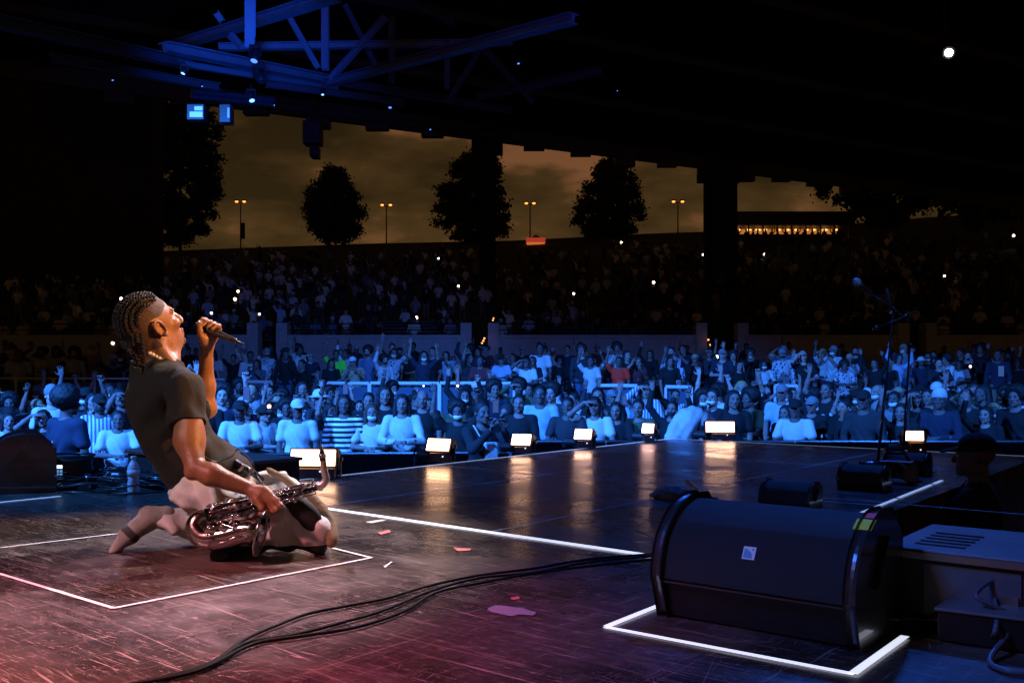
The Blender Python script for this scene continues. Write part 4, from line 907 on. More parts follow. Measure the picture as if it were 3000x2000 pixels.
# ------------------------------------------------------------------ pavilion roof
ROOFM = mat('roof_deck', (.020, .021, .022), .95); BEAMM = mat('painted_steel', (.16, .17, .19), .55, noise=.12, nscale=5); BEAMD = mat('dark_dimmed_steel', (.06, .063, .068), .6)
HR = 13.0
def RP(px_, py_): D = HR * FL / (HY - py_); return P(px_, py_, D)      # point on the roof's eaves plane
eL, eR = RP(600, 312), RP(2420, 544); dd = (eR - eL); dd = dd / dd.length
ea, ec = eL - dd * 60, eR + dd * 120; bk = Vector((-dd.y, dd.x, 0)); bk = bk if bk.y < 0 else -bk
root = empty('pavilion_roof', (ea.x, ea.y, 0), 'vast dark open pavilion roof on steel pillars over the crowd', 'roof')
b = MB(); z = HR + CH; t = 3.2
def rr_(p_, back, up): q = p_ + bk * back; return (q.x, q.y, z + up)
b.raw([rr_(ea, 0, .9), rr_(ec, 0, .9), rr_(ec, 78, 7.5), rr_(ea, 78, 7.5), rr_(ea, 0, 1.3), rr_(ec, 0, 1.3), rr_(ec, 78, 7.9), rr_(ea, 78, 7.9)], [(0,1,2,3),(7,6,5,4),(0,4,5,1),(1,5,6,2),(2,6,7,3),(3,7,4,0)])
b.build('deck', ROOFM, root)
b = MB(); b.bar(ea + Vector((0, 0, .75)), ec + Vector((0, 0, .75)), .5, 1.3); b.build('fascia', BEAMD, root)
b = MB()
for k in range(26): q = eL + dd * (k * 3.2 - 4); b.box((q.x - .5, q.y - .3, q.z - .12 - .3 * ((k * 7) % 3 == 0)), (q.x + .7, q.y + .3, q.z + .3))
b.build('eaves_brackets', BEAMD, root)
for x0, x1, Yc, pyb, lab in ((2066, 2154, None, 760, None), (1404, 1452, None, 800, None)):
    D = HR * FL / (HY - np.interp((x0 + x1) / 2, [600, 2420], [312, 544])) - .6; X0, X1 = SX(x0, D), SX(x1, D); zb = gz((X0 + X1) / 2, D)
    b = MB(); b.box((X0, D - .6, zb - .5), (X1, D + .6, z + .6)); cpn = b.build('pillar', ROOFM, root)
    b = MB(); b.box((X0 - .4, D - .8, z - .7), (X1 + .4, D + .8, z - .1)); b.build('capital', ROOFM, cpn)
# purlins under the deck
b = MB()
for k in range(1, 12):
    s_ = k * 6.2; up = .9 + 6.6 * s_ / 78 - .22; b.bar(rr_(eL - dd * 22, s_, up), rr_(eR + dd * 26, s_, up), .22, .4)
b.build('purlins', BEAMD, root)
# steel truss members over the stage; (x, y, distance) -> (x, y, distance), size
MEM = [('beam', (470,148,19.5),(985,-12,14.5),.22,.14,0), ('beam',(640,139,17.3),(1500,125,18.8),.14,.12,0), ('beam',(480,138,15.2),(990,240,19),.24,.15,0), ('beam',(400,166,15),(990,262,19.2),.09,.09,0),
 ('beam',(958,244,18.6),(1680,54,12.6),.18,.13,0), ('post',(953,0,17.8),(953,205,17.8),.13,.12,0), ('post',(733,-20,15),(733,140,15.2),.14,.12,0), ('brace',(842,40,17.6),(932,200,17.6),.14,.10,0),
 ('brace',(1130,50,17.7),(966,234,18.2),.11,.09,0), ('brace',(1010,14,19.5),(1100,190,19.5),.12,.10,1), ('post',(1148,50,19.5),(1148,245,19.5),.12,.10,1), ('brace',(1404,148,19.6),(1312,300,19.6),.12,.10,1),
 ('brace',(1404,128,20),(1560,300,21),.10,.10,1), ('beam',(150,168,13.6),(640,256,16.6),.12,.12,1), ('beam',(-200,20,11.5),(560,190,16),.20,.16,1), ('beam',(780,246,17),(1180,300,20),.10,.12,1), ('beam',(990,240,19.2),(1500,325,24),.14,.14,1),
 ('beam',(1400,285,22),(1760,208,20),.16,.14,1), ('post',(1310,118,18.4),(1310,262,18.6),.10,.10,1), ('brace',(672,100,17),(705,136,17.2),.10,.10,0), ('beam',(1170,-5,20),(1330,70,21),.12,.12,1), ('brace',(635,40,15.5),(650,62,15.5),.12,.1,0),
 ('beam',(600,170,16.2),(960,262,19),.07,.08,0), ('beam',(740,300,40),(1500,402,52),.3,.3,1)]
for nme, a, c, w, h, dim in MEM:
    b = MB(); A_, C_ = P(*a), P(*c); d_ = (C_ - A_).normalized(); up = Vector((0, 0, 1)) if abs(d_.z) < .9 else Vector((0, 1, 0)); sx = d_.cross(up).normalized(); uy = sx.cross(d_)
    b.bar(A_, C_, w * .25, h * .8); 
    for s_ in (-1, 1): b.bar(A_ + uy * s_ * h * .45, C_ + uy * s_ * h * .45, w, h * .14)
    b.build({'beam': 'truss_beam', 'post': 'truss_post', 'brace': 'truss_brace'}[nme], BEAMD if dim else BEAMM, root)  # less lit members take the darker steel, dimness put into the colour
# cross purlins hinting at the wall lights high on the left are real thin rods
# hanging loudspeakers at the eaves
for (x0, x1, y0, y1, D, lab) in ((886, 938, 352, 420, 34, 'black hanging loudspeaker under the eaves, against the brown sky'), (906, 930, 424, 458, 34, 'smaller black box hanging directly below the eaves loudspeaker')):
    a, c = P(x0, y0, D), P(x1, y1, D); r0 = empty('hanging_loudspeaker', ((a.x + c.x) / 2, D, c.z), lab, 'loudspeaker')
    b = MB(); b.box((a.x, D, c.z), (c.x, D + .6, a.z)); b.build('cabinet', BLACK, r0, bevel=.03)
    b = MB(); b.box((a.x + .05, D - .02, c.z + .05), (c.x - .05, D - .003, a.z - .05)); b.build('grille', GRM, r0)
    b = MB(); b.tube([((a.x + c.x) / 2, D + .3, a.z), ((a.x + c.x) / 2, D + .3, z + 1.5)], .03, 6); b.build('hanger', STM, r0)
# lighting bar with moving heads
BLUEL = mat('blue_lens', (.2, .4, .8), .3, emit=(.16, .42, 1.0), es=3); BLUED = mat('dim_blue_lens', (.1, .2, .5), .3, emit=(.08, .22, 1.0), es=2.0)
def stage_light(px_, py_, D, s, label, tilt, lens, lx=.5):
    c = P(px_, py_, D); k = s * D / FL; r0 = empty('moving_light', c, label, 'stage light')
    Z = Matrix.Translation(c) @ Matrix.Rotation(R(tilt), 4, 'Y') @ Matrix.Rotation(R(lx * 60), 4, 'Z')
    b = MB(); b.lathe([(k*.30, -k*.5), (k*.42, -k*.3), (k*.42, k*.3), (k*.36, k*.5)], c, Z.to_3x3() @ Vector((0, -.4, -1)), 14); b.build('head', BLACK, r0, smooth=False)
    ax = (Z.to_3x3() @ Vector((0, -.4, -1))).normalized(); b = MB(); b.disc(c + ax * k * .5, ax, k * .30, k * .26, k * .04, 14); b.build('lens', lens, r0)
    b = MB(); b.bar(c + Vector((-k*.5, 0, 0)), c + Vector((-k*.5, 0, k*.8)), k*.1); b.bar(c + Vector((k*.5, 0, 0)), c + Vector((k*.5, 0, k*.8)), k*.1); b.bar(c + Vector((-k*.5, 0, k*.8)), c + Vector((k*.5, 0, k*.8)), k*.14, k*.3); b.tube([c + Vector((0, 0, k*.8)), c + Vector((0, 0, k*1.6))], k*.05, 6); b.build('yoke', STM, r0)
for a in ((540, 208, 14, 20, 'moving light with a small round blue lens under the left end of the blue steelwork', 30, BLUEL), (735, 285, 15, 26, 'moving light glowing blue in the middle of the hanging cluster', -10, BLUEL), (748, 165, 15, 34, 'dark moving light at the top of the hanging cluster', 20, BLUED), (760, 225, 15, 36, 'dark moving light in the hanging cluster below the steelwork', -20, BLACK),
          (945, 272, 18, 14, 'small moving light with a blue lens under the truss corner', 5, BLUEL), (1143, 309, 22, 16, 'small blue light at the right under the truss', 10, BLUED), (330, 232, 14, 9, 'small blue light on the long left beam', 0, BLUED), (800, 303, 16, 14, 'small dim blue light right of the glowing cluster', 0, BLUED),
          (1260, 376, 30, 9, 'tiny blue light near the eaves left of the tall tree', 0, BLUED), (1685, 230, 22, 8, 'tiny blue light high right of centre in the dark roof', 0, BLUED), (1518, 182, 20, 12, 'dim blue light near the top centre of the roof', 0, BLUED), (1808, 264, 24, 6, 'faint blue light point right of centre under the roof', 0, BLUED), (592, 250, 14.5, 8, 'tiny blue point above the square floodlight', 0, BLUED), (115, 128, 13, 14, 'dim hanging light over the far left', 0, BLACK)): stage_light(*a)
b = MB(); b.tube([P(560, 268, 14.6), P(800, 292, 15.4)], .04, 8); b.tube([P(560, 282, 14.6), P(800, 306, 15.4)], .04, 8)
for i in range(9): q = i / 8; b.tube([P(560 + 240*q, 268 + 24*q, 14.6 + .8*q), P(560 + 240*min(1, q + .12), 282 + 24*q, 14.6 + .8*q)], .02, 5)
tag(b.build('lighting_bar', STM), 'dark horizontal lighting bar the moving lights hang from', 'lighting bar')
# square floodlight and tall strip light glowing blue
c = P(574, 328, 14.2); r0 = empty('floodlight', c, 'square floodlight glowing blue-white below the lighting bar', 'floodlight')
b = MB(); b.box((c.x - .14, c.y, c.z - .12), (c.x + .12, c.y + .2, c.z + .12)); b.build('housing', BLACK, r0, bevel=.01)
b = MB(); b.box((c.x - .09, c.y - .01, c.z - .08), (c.x + .10, c.y + .002, c.z + .00)); b.box((c.x - .02, c.y - .01, c.z + .02), (c.x + .10, c.y + .002, c.z + .08)); b.build('lens', mat('flood_lens', (.3, .5, .9), .3, emit=(.12, .36, 1), es=1.1), r0)
c = P(669, 332, 14.4); r0 = empty('strip_light', c, 'narrow upright blue strip light right of the square floodlight', 'strip light')
b = MB(); b.box((c.x - .14, c.y, c.z - .14), (c.x + .03, c.y + .2, c.z + .14)); b.build('housing', BLACK, r0, bevel=.01)
b = MB(); b.box((c.x - .012, c.y - .01, c.z - .07), (c.x + .018, c.y + .002, c.z + .08)); b.build('lens', mat('strip_lens', (.1, .3, .9), .3, emit=(.05, .2, 1), es=1.2), r0)
# followspot far up on the right
c = P(2780, 155, 21); r0 = empty('followspot', c, 'very bright followspot high on the right, the brightest point in the roof', 'followspot')
b = MB(); b.lathe([(.14, .0), (.16, .05), (.16, .5), (.1, .65)], c, (.1, 1, .1), 18); b.build('housing', BLACK, r0)
b = MB(); b.disc(c, (-.1, -1, -.1), .085, .08, .03, 18); b.build('lens', mat('followspot_lens', (1, .95, .9), .3, emit=(1, .9, .86), es=40), r0)
b = MB(); b.bar(c + Vector((-.22, .25, 0)), c + Vector((.22, .25, 0)), .04); b.tube([c + Vector((0, .25, .15)), c + Vector((0, .25, 12))], .03, 6); b.build('yoke', STM, r0)
# dark wing wall at the left
b = MB(); a, c = P(-900, 300, 62), P(447, 300, 62); b.box((a.x, 62, 3), (c.x, 64, 21)); b.box((a.x - .2, 61.8, 21), (c.x + .2, 64.2, 21.4))
r0 = empty('dark_hall', (c.x, 62, 3), 'black windowless hall wall rising at the left behind the crowd', 'building')
o = b.build('wall', mat('hall_wall', (.015, .016, .017), .95, noise=.2, nscale=.6), r0)

# ------------------------------------------------------------------ crest: trees, lamp posts, bar, kiosk
LEAF = mat('night_leaves', (.035, .050, .022), .8, noise=.5, nscale=.8); BARK = mat('bark', (.05, .04, .03), .9, bump=.5, bscale=8)
def tree(pbx, pby, D, prof, nleaf, label, droop=0, sd=1, tw=.22, th=None):
    """prof: (height fraction from the top, left px, right px) lines of the crown in the photo, turned into a round crown"""
    rg = np.random.RandomState(sd); base = P(pbx, pby, D); r0 = empty('tree', base, label, 'tree', 'dark trees along the hill crest')
    k = D / FL; rowsy = [q[0] for q in prof]
    b = MB(); top = P(pbx, rowsy[0] + 25, D); b.tube([base + Vector((0, 0, -.8)), base + (top - base) * .3, base + (top - base) * .7, top], [tw, tw * .75, tw * .4, .05], 8)
    for i in range(12):
        y = rg.uniform(rowsy[1], rowsy[-1]); l = np.interp(y, rowsy, [q[1] for q in prof]); r_ = np.interp(y, rowsy, [q[2] for q in prof]); a = rg.uniform(0, 6.28); c0 = P(pbx, y + 18, D); e_ = c0 + Vector((math.cos(a), math.sin(a), .35)) * (r_ - l) * .42 * k
        b.tube([c0, (c0 + e_) / 2 + Vector((0, 0, -.1)), e_], [tw * .35, tw * .2, .03], 5)
    b.build('trunk', BARK, r0, smooth=True)
    n = int(nleaf * 1.6)
    nc = 190 if n < 40000 else 260                                                   # leaf clumps through the crown's volume
    ws = np.array([np.interp(y, rowsy, [q[2] - q[1] for q in prof]) for y in np.linspace(rowsy[0], rowsy[-1], 60)]); ws = ws.clip(6) ** .85; ws /= ws.sum()
    yy = np.linspace(rowsy[0], rowsy[-1], 60)[rg.choice(60, nc, p=ws)]
    ctr = []
    for y in yy:
        l = np.interp(y, rowsy, [q[1] for q in prof]); r_ = np.interp(y, rowsy, [q[2] for q in prof]); w = (r_ - l) / 2; a = rg.uniform(0, 6.28); rad = w * math.sqrt(rg.uniform(0, 1)) * .93
        ctr.append((( (l + r_) / 2 + math.cos(a) * rad - 1500) * k, D + math.sin(a) * rad * k, CH - (y - HY) * k))
    ctr = np.array(ctr); ci = rg.randint(0, nc, n); sp = rg.normal(0, 1, (n, 3)) * np.array((9, 9, 8)) * k; C = ctr[ci] + sp
    if droop: C[:, 2] -= np.abs(rg.normal(0, droop, n)) * k
    sz = rg.uniform(.12, .27, n)
    A1 = rg.normal(0, 1, (n, 3)); A1 /= np.linalg.norm(A1, axis=1)[:, None]; A2 = rg.normal(0, 1, (n, 3)); A2 -= A1 * (A1 * A2).sum(1)[:, None]; A2 /= np.linalg.norm(A2, axis=1)[:, None]
    A1 *= sz[:, None]; A2 *= (sz * .6)[:, None]; V = np.stack([C - A1, C + A2, C + A1, C - A2], 1).reshape(-1, 3); Fq = np.arange(n * 4).reshape(-1, 4)
    me = npmesh('crown', V, Fq, [LEAF]); link('crown', me, r0)
tree(528, 735, 108, [(300, 420, 600), (330, 400, 640), (420, 400, 655), (500, 400, 648), (600, 420, 636), (660, 450, 620), (706, 480, 560)], 30000, 'big dark tree with ragged right side at the left end of the crest', sd=2)
tree(964, 718, 110, [(470, 975, 985), (510, 945, 1015), (560, 905, 1045), (620, 888, 1078), (670, 898, 1062), (704, 930, 1030)], 9000, 'cone-shaped dark tree, second from the left on the crest', sd=3)
tree(1365, 708, 110, [(425, 1400, 1440), (470, 1345, 1462), (530, 1290, 1470), (590, 1270, 1490), (650, 1264, 1508), (690, 1300, 1480), (700, 1340, 1440)], 13000, 'large dark tree overlapping the middle pillar', sd=4)
tree(1775, 690, 110, [(478, 1770, 1830), (520, 1712, 1862), (580, 1690, 1888), (640, 1668, 1892), (680, 1695, 1860), (692, 1720, 1820)], 11000, 'round dark tree left of the right pillar', sd=5)
tree(2583, 690, 90, [(385, 2420, 2720), (440, 2340, 2780), (520, 2345, 2800), (570, 2420, 2780), (610, 2500, 2700), (640, 2540, 2660)], 17000, 'wide drooping dark tree with a bare trunk at the right', droop=12, sd=6, tw=.45)
tree(2860, 650, 84, [(380, 2740, 3020), (470, 2700, 3100), (560, 2730, 3100), (610, 2760, 3050), (640, 2800, 2900)], 12000, 'dark drooping tree at the right edge of the picture', droop=14, sd=7, tw=.4)
ORL = mat('sodium_lamp', (1, .6, .3), .4, emit=(1, .27, .045), es=3.2)
for px_, pyt, pyb, w, lab in ((705, 592, 730, 22, 'lamp post with twin orange heads, first from the left on the crest'), (1132, 602, 716, 24, 'lamp post with twin orange heads between the cone-shaped and the large tree'), (1553, 597, 706, 22, 'lamp post with twin orange heads right of the large tree'), (1986, 592, 680, 26, 'lamp post with twin orange heads just left of the right pillar')):
    D = 112; b0 = P(px_, pyb, D); r0 = empty('lamp_post', b0, lab, 'lamp post', 'twin-headed lamp posts on the crest'); k = D / FL; t = P(px_, pyt, D)
    b = MB(); b.tube([b0 + Vector((0, 0, -1)), t], [.09, .06], 8); b.build('pole', STM, r0)
    b = MB(); b.tube([t + Vector((-w / 2 * k, 0, .1)), t + Vector((0, 0, -.12)), t + Vector((w / 2 * k, 0, .1))], .05, 6); b.build('arm', STM, r0)
    for s_ in (-1, 1):
        q = t + Vector((s_ * w / 2 * k, 0, .1)); b = MB(); b.box((q.x - .24, q.y - .25, q.z), (q.x + .24, q.y + .25, q.z + .16)); hd_ = b.build('lamp_head', STM, r0); b = MB(); b.ball((q.x, q.y - .1, q.z - .06), (.20, .20, .13), 10, 6); b.build('lamp', ORL, hd_)
c = P(709, 700, 112); b = MB(); b.box((c.x - .1, 111.9, c.z), (c.x + .35, 112.05, c.z + 1.9)); tag(b.build('pole_banner', BLACK), 'narrow dark banner hanging on the first lamp post', 'banner')
# bar pavilion
D = 98; a, c = P(2152, 700, D), P(2488, 700, D); zt = P(0, 662, D).z; zr = P(0, 622, D).z; z0 = a.z
bar_ = empty('bar_building', (a.x, D, z0 - 1), 'low flat-roofed bar on the hill with a glowing orange counter strip and people', 'building')
INT = mat('lamplit_interior_glow', (.7, .4, .15), .8, emit=(1, .32, .07), es=.42, noise=.3, nscale=.8)  # lamplight inside put in as emission on back wall and counter
b = MB(); b.box((a.x - .4, D - .6, zt), (c.x + .4, D + 5, zr)); b.build('roof', BEAMD, bar_)
b = MB(); b.box((a.x - .4, D - .1, z0 - 3), (c.x + .4, D + 5, z0)); b.box((a.x, D - .12, z0), (c.x - .5, D - .02, z0 + .48)); b.build('base', BEAMD, bar_)
b = MB(); b.box((a.x, D + 2.2, z0), (c.x - .6, D + 2.4, zt)); b.build('back_wall', INT, bar_)
b = MB()
for k in range(9): X = a.x + (c.x - a.x) * k / 8; b = MB(); b.box((X - .07, D, z0), (X + .07, D + .15, zt)); b.build('post', BEAMD, bar_)
LMP = mat('bar_lamp', (1, .7, .3), .4, emit=(1, .50, .14), es=2.6); rg = random.Random(5)
for k in range(11): X = a.x + .6 + (c.x - a.x - 1.6) * k / 10 + rg.uniform(-.2, .2); b = MB(); b.ball((X, D + 1.2, zt - .22), (.14 + .2 * rg.random(), .1, .09), 8, 5); b.build('lamp', LMP, bar_)
SIL = mat('silhouette_dark', (.03, .03, .04), .9)
D2 = 104; q = P(1570, 712, D2); k = D2 / FL; ki = empty('kiosk', (q.x, D2, q.z - .5), 'small red and orange lit kiosk on the crest below a lamp post', 'kiosk')
b = MB(); b.box((q.x - 28*k, D2, q.z + 4*k), (q.x + 28*k, D2 + 2, q.z + 16*k)); b.build('awning', mat('kiosk_red_glow', (.5, .08, .04), .7, emit=(1, .10, .05), es=.35), ki)  # lit look of the awning put in as emission
b = MB(); b.box((q.x - 26*k, D2 + .5, q.z - 14*k), (q.x + 26*k, D2 + 1.9, q.z + 4*k)); b.build('counter', INT, ki)
b = MB(); b.raw([(q.x - 16*k, D2 + .3, q.z + 16*k), (q.x + 16*k, D2 + .3, q.z + 16*k), (q.x, D2 + .3, q.z + 26*k), (q.x - 16*k, D2 + 1.8, q.z + 16*k), (q.x + 16*k, D2 + 1.8, q.z + 16*k), (q.x, D2 + 1.8, q.z + 26*k)], [(0,1,2), (5,4,3), (0,3,4,1), (1,4,5,2), (2,5,3,0)]); b.build('gable', BEAMD, ki)
for dx in (-20, 2, 18): b = MB(); b.ball((q.x + dx * k, D2 + .2, q.z - 10 * k), (.22, .1, .1), 8, 5); b.build('lamp', LMP, ki)
# phone lights and small lamps in the dark crowd
PHL = mat('phone_flash', (1, .9, .8), .4, emit=(1, .66, .46), es=14); PHB = mat('white_point', (1, 1, 1), .4, emit=(.8, .9, 1), es=8)
for px_, py_, D, lab, m_, s_ in ((355, 875, 46, 'bright phone light above the performer\'s head at the left', PHL, .07), (330, 1005, 30, 'bright phone light just left of the braids', PHL, .045), (697, 853, 48, 'upper of two phone lights right of the microphone hand', PHL, .06), (688, 876, 46, 'lower of two phone lights right of the microphone hand', PHL, .07), (1220, 930, 42, 'phone light above the wall left of the lit steps', PHL, .06), (1343, 838, 52, 'phone light on the dark hill above the lit steps', PHL, .06),
    (1681, 860, 50, 'phone light on the hill left of the other central one', PHL, .055), (1915, 827, 54, 'bright phone light on the hill right of centre', PHL, .075), (1820, 710, 95, 'small reddish phone light high on the hill under the round tree', PHL, .09), (2240, 745, 85, 'small phone light on the hill below the bar', PHL, .09), (2767, 808, 56, 'phone light on the dark hill at the right', PHL, .06), (2970, 690, 85, 'phone light near the right edge below the crest', PHL, .10), (2100, 1045, 26, 'phone light in front of the wall under the right pillar', PHL, .045), (788, 1190, 12.0, 'brightest light in the crowd, a flash between the performer and the striped shirt', PHL, .022),
    (1341, 1130, 18, 'phone light below the white rail in the centre', PHL, .018), (1241, 1130, 18, 'faint reddish phone light left of the one below the white rail', PHL, .012), (2843, 1073, 20, 'orange phone light above the raised open hand at the right', PHL, .022), (619, 917, 40, 'tiny white light point right above the microphone', PHB, .05), (760, 920, 40, 'tiny blue-white light point right of the microphone', PHB, .045), (2059, 746, 85, 'white light point on the hill left of the bar', PHB, .10), (1285, 757, 80, 'faint white light point on the hill left of centre', PHB, .07)):
    c = P(px_, py_, D); r0 = empty('phone_light', c, lab, 'phone light'); b = MB(); b.ball(c, s_, 8, 6); b.build('flash', m_, r0); b = MB(); b.box((c.x - s_*1.2, c.y + s_, c.z - s_*3.5), (c.x + s_*1.2, c.y + s_*1.4, c.z + s_)); b.build('phone', BLACK, r0)
# ------------------------------------------------------------------ the crowd
LOCAL_OFF[0] = False
SK = [mat('skin_deep', (.13, .085, .075), .6, spec=.3), mat('skin_mid', (.24, .15, .125), .6, spec=.3), mat('skin_light', (.46, .32, .27), .6, spec=.3), mat('skin_tan', (.34, .22, .18), .6, spec=.3)]
SKW = [SK[i] for i in (0, 0, 1, 1, 1, 3, 3, 2)]
FEY = mat('eye_dark', (.02, .016, .015), .3); FLP = mat('lips', (.16, .05, .045), .5)
HB = mat('hair_black', (.006, .005, .005), .6, bump=.8, bscale=120); HBR = mat('hair_brown', (.07, .035, .018), .6, bump=.8, bscale=120); HBL = mat('hair_blond', (.40, .28, .13), .6, bump=.8, bscale=120)
def cloth(n, c): return mat('cloth_' + n, c, .9, bump=.5, bscale=14, noise=.12, nscale=7)
TOPS = {'white': cloth('white', (.55, .55, .55)), 'cream': cloth('cream', (.60, .56, .48)), 'pale blue': cloth('pale_blue', (.35, .45, .60)), 'grey': cloth('grey', (.20, .20, .21)), 'black': cloth('black', (.006, .006, .007)),
        'navy': cloth('navy', (.012, .016, .035)), 'charcoal': cloth('charcoal', (.022, .022, .025)), 'olive': cloth('olive', (.07, .08, .04)), 'maroon': cloth('maroon', (.12, .02, .025)), 'denim': cloth('denim', (.10, .15, .25)), 'tan': cloth('tan', (.35, .26, .16)), 'lilac': cloth('lilac', (.40, .32, .55)),
        'red': mat('cloth_red', (.85, .02, .01), .85, emit=None), 'green': cloth('green', (.12, .75, .05))}
TOPS['red'] = mat('cloth_bright_red', (.95, .03, .01), .85)
def striped(name, a, c, sc, axis=2):
    m = mat(name, a, .9); t = m.node_tree; tc = t.nodes.new('ShaderNodeTexCoord'); s = t.nodes.new('ShaderNodeSeparateXYZ'); f = t.nodes.new('ShaderNodeMath'); f.operation = 'MULTIPLY'; f.inputs[1].default_value = sc
    g = t.nodes.new('ShaderNodeMath'); g.operation = 'FRACT'; h = t.nodes.new('ShaderNodeMath'); h.operation = 'GREATER_THAN'; h.inputs[1].default_value = .5; x = t.nodes.new('ShaderNodeMix'); x.data_type = 'RGBA'; x.inputs[6].default_value = (*a, 1); x.inputs[7].default_value = (*c, 1)
    L = t.links.new; L(tc.outputs['Object'], s.inputs[0]); L(s.outputs[axis], f.inputs[0]); L(f.outputs[0], g.inputs[0]); L(g.outputs[0], h.inputs[0]); L(h.outputs[0], x.inputs[0]); L(x.outputs[2], t.nodes['Principled BSDF'].inputs['Base Color']); return m
TOPS['striped'] = striped('cloth_striped', (.75, .75, .75), (.015, .015, .02), 15); TOPS['pinstriped'] = striped('cloth_pinstripe', (.65, .65, .68), (.10, .14, .25), 22, 1)
JEANS = [cloth('dark_jeans', (.03, .035, .05)), cloth('black_trousers', (.013, .013, .014)), cloth('khaki_trousers', (.16, .13, .09)), cloth('blue_jeans', (.07, .10, .17))]
MASKW = mat('mask_white', (.75, .78, .80), .8); MASKB = mat('mask_black', (.015, .015, .016), .8)

def printed(name, a, c, sc, thr):
    m = mat(name, a, .9); t = m.node_tree; tc = t.nodes.new('ShaderNodeTexCoord'); n = t.nodes.new('ShaderNodeTexVoronoi'); n.inputs['Scale'].default_value = sc; g = t.nodes.new('ShaderNodeMath'); g.operation = 'LESS_THAN'; g.inputs[1].default_value = thr
    x = t.nodes.new('ShaderNodeMix'); x.data_type = 'RGBA'; x.inputs[6].default_value = (*a, 1); x.inputs[7].default_value = (*c, 1); L = t.links.new
    L(tc.outputs['Object'], n.inputs[0]); L(n.outputs[0], g.inputs[0]); L(g.outputs[0], x.inputs[0]); L(x.outputs[2], t.nodes['Principled BSDF'].inputs['Base Color']); return m
TOPS['printed'] = printed('cloth_print', (.006, .006, .007), (.55, .55, .58), 9, .28); TOPS['patterned'] = printed('cloth_pattern', (.45, .45, .48), (.02, .03, .06), 14, .35)
HO = np.array((.012, 0, 1.605))
POSES = {   # per side: elbow, wrist, finger direction, palm normal, curl
 'down':  [((.02, .235, 1.12), (.10, .225, .88), (.25, -.1, -1), (0, -1, 0), .35)] * 2,
 'wave':  [((.10, .30, 1.58), (.10, .235, 1.83), (.05, -.05, 1), (1, 0, 0), .10), ((.02, .235, 1.12), (.12, .215, .90), (.3, -.1, -1), (0, -1, 0), .35)],
 'phone': [((.24, .235, 1.24), (.34, .075, 1.44), (.15, -.15, 1), (.6, -.8, 0), .45)] * 2,
 'lean':  [((.12, .26, 1.14), (.36, .06, 1.14), (.6, -.8, 0), (0, 0, -1), .45)] * 2,
 'cheer': [((.08, .34, 1.62), (.08, .30, 1.88), (.1, .12, 1), (1, 0, 0), .15), ((.06, .32, 1.57), (.16, .26, 1.81), (.2, 0, 1), (1, 0, 0), .9)],
 'brow':  [((.22, .30, 1.50), (.13, .12, 1.66), (.1, -.95, .1), (-.4, 0, -.9), .2), ((.12, .26, 1.14), (.34, .08, 1.12), (.6, -.8, 0), (0, 0, -1), .4)],
}
SH = (.0, .185, 1.405)
def body_pose(pose):
    s = SDF(); head_sdf(s, (HO, np.eye(3), 1.0))
    s.cap((-.018, 0, 1.40), (-.004, 0, 1.55), .056, .052, .02); s.cap((-.01, -.14, 1.405), (-.01, .14, 1.405), .048, k=.05)
    s.ell((0, 0, 1.26), (.105, .155, .19), None, .05); s.ell((0, 0, 1.04), (.09, .13, .17), None, .05); s.ell((-.01, 0, .92), (.105, .15, .12), None, .04)
    for i, sd in enumerate((-1, 1)):
        e, w, d, n, cu = POSES[pose][i]; m = np.array((1, sd, 1)); sh = np.array(SH) * m; e = np.array(e) * m; w = np.array(w) * m; d = np.array(d) * m; n = np.array(n) * m
        s.cap(sh, e, .046, .037, .03); s.cap(e, (e + w) / 2, .036, .035, .02); s.cap((e + w) / 2, w, .035, .024, .02); hand_sdf(s, w, d, n, cu, .14, 1.0, sd if pose != 'down' else -sd)
        s.cap((0, sd * .085, .90), (.02, sd * .10, .49), .075, .05, .03); s.cap((.02, sd * .10, .49), (-.02, sd * .105, .08), .05, .035, .03); s.cap((-.05, sd * .105, .035), (.15, sd * .12, .028), .036, .028, .02)
    V, Fc = s.mesh((-.25, -.55, 0), (.65, .55, 2.15), .0095); c = V[Fc].mean(1) - HO; mi = np.zeros(len(Fc), int)
    for y in (-1, 1):
        mi[np.linalg.norm((c - np.array((.088, y * .031, .002))) * (1, .8, 1.5), axis=1) < .0150] = 1
        mi[(abs(c[:, 2] - .027) < .006) & (abs(c[:, 1] * y - .032) < .020) & (c[:, 0] > .07)] = 1
    mi[(c[:, 0] > .085) & (c[:, 2] < -.054) & (c[:, 2] > -.080) & (abs(c[:, 1]) < .026)] = 2
    return npmesh('body', V, Fc, [SK[0], FEY, FLP], mi)
def top_pose(pose, long):
    s = SDF(); s.cap((-.014, -.15, 1.400), (-.014, .15, 1.400), .064, k=.05); s.ell((0, 0, 1.26), (.128, .180, .20), None, .05); s.ell((0, 0, 1.03), (.122, .165, .19), None, .06); s.ell((-.008, 0, .90), (.125, .172, .11), None, .05)
    for i, sd in enumerate((-1, 1)):
        e, w, *_ = POSES[pose][i]; m = np.array((1, sd, 1)); sh = np.array(SH) * m; e = np.array(e) * m; w = np.array(w) * m
        s.cap(sh, e if long else sh + (e - sh) * .62, .060, .052 if long else .062, .03)
        if long: s.cap(e, e + (w - e) * .88, .052, .038, .02)
    s.plane((0, 0, .84), (0, 0, -1), .006); s.cap((.02, 0, 1.46), (.0, 0, 1.60), .070, .075, .008, True)
    V, Fc = s.mesh((-.25, -.5, .8), (.5, .5, 2.0), .012, lambda Q: .0085 * np.sin(34 * Q[:, 2] + 26 * Q[:, 1] + 3 * np.sin(14 * Q[:, 1])) * np.clip((1.35 - Q[:, 2]) * 4, .15, 1))
    return npmesh('top', V, Fc, [TOPS['black']])
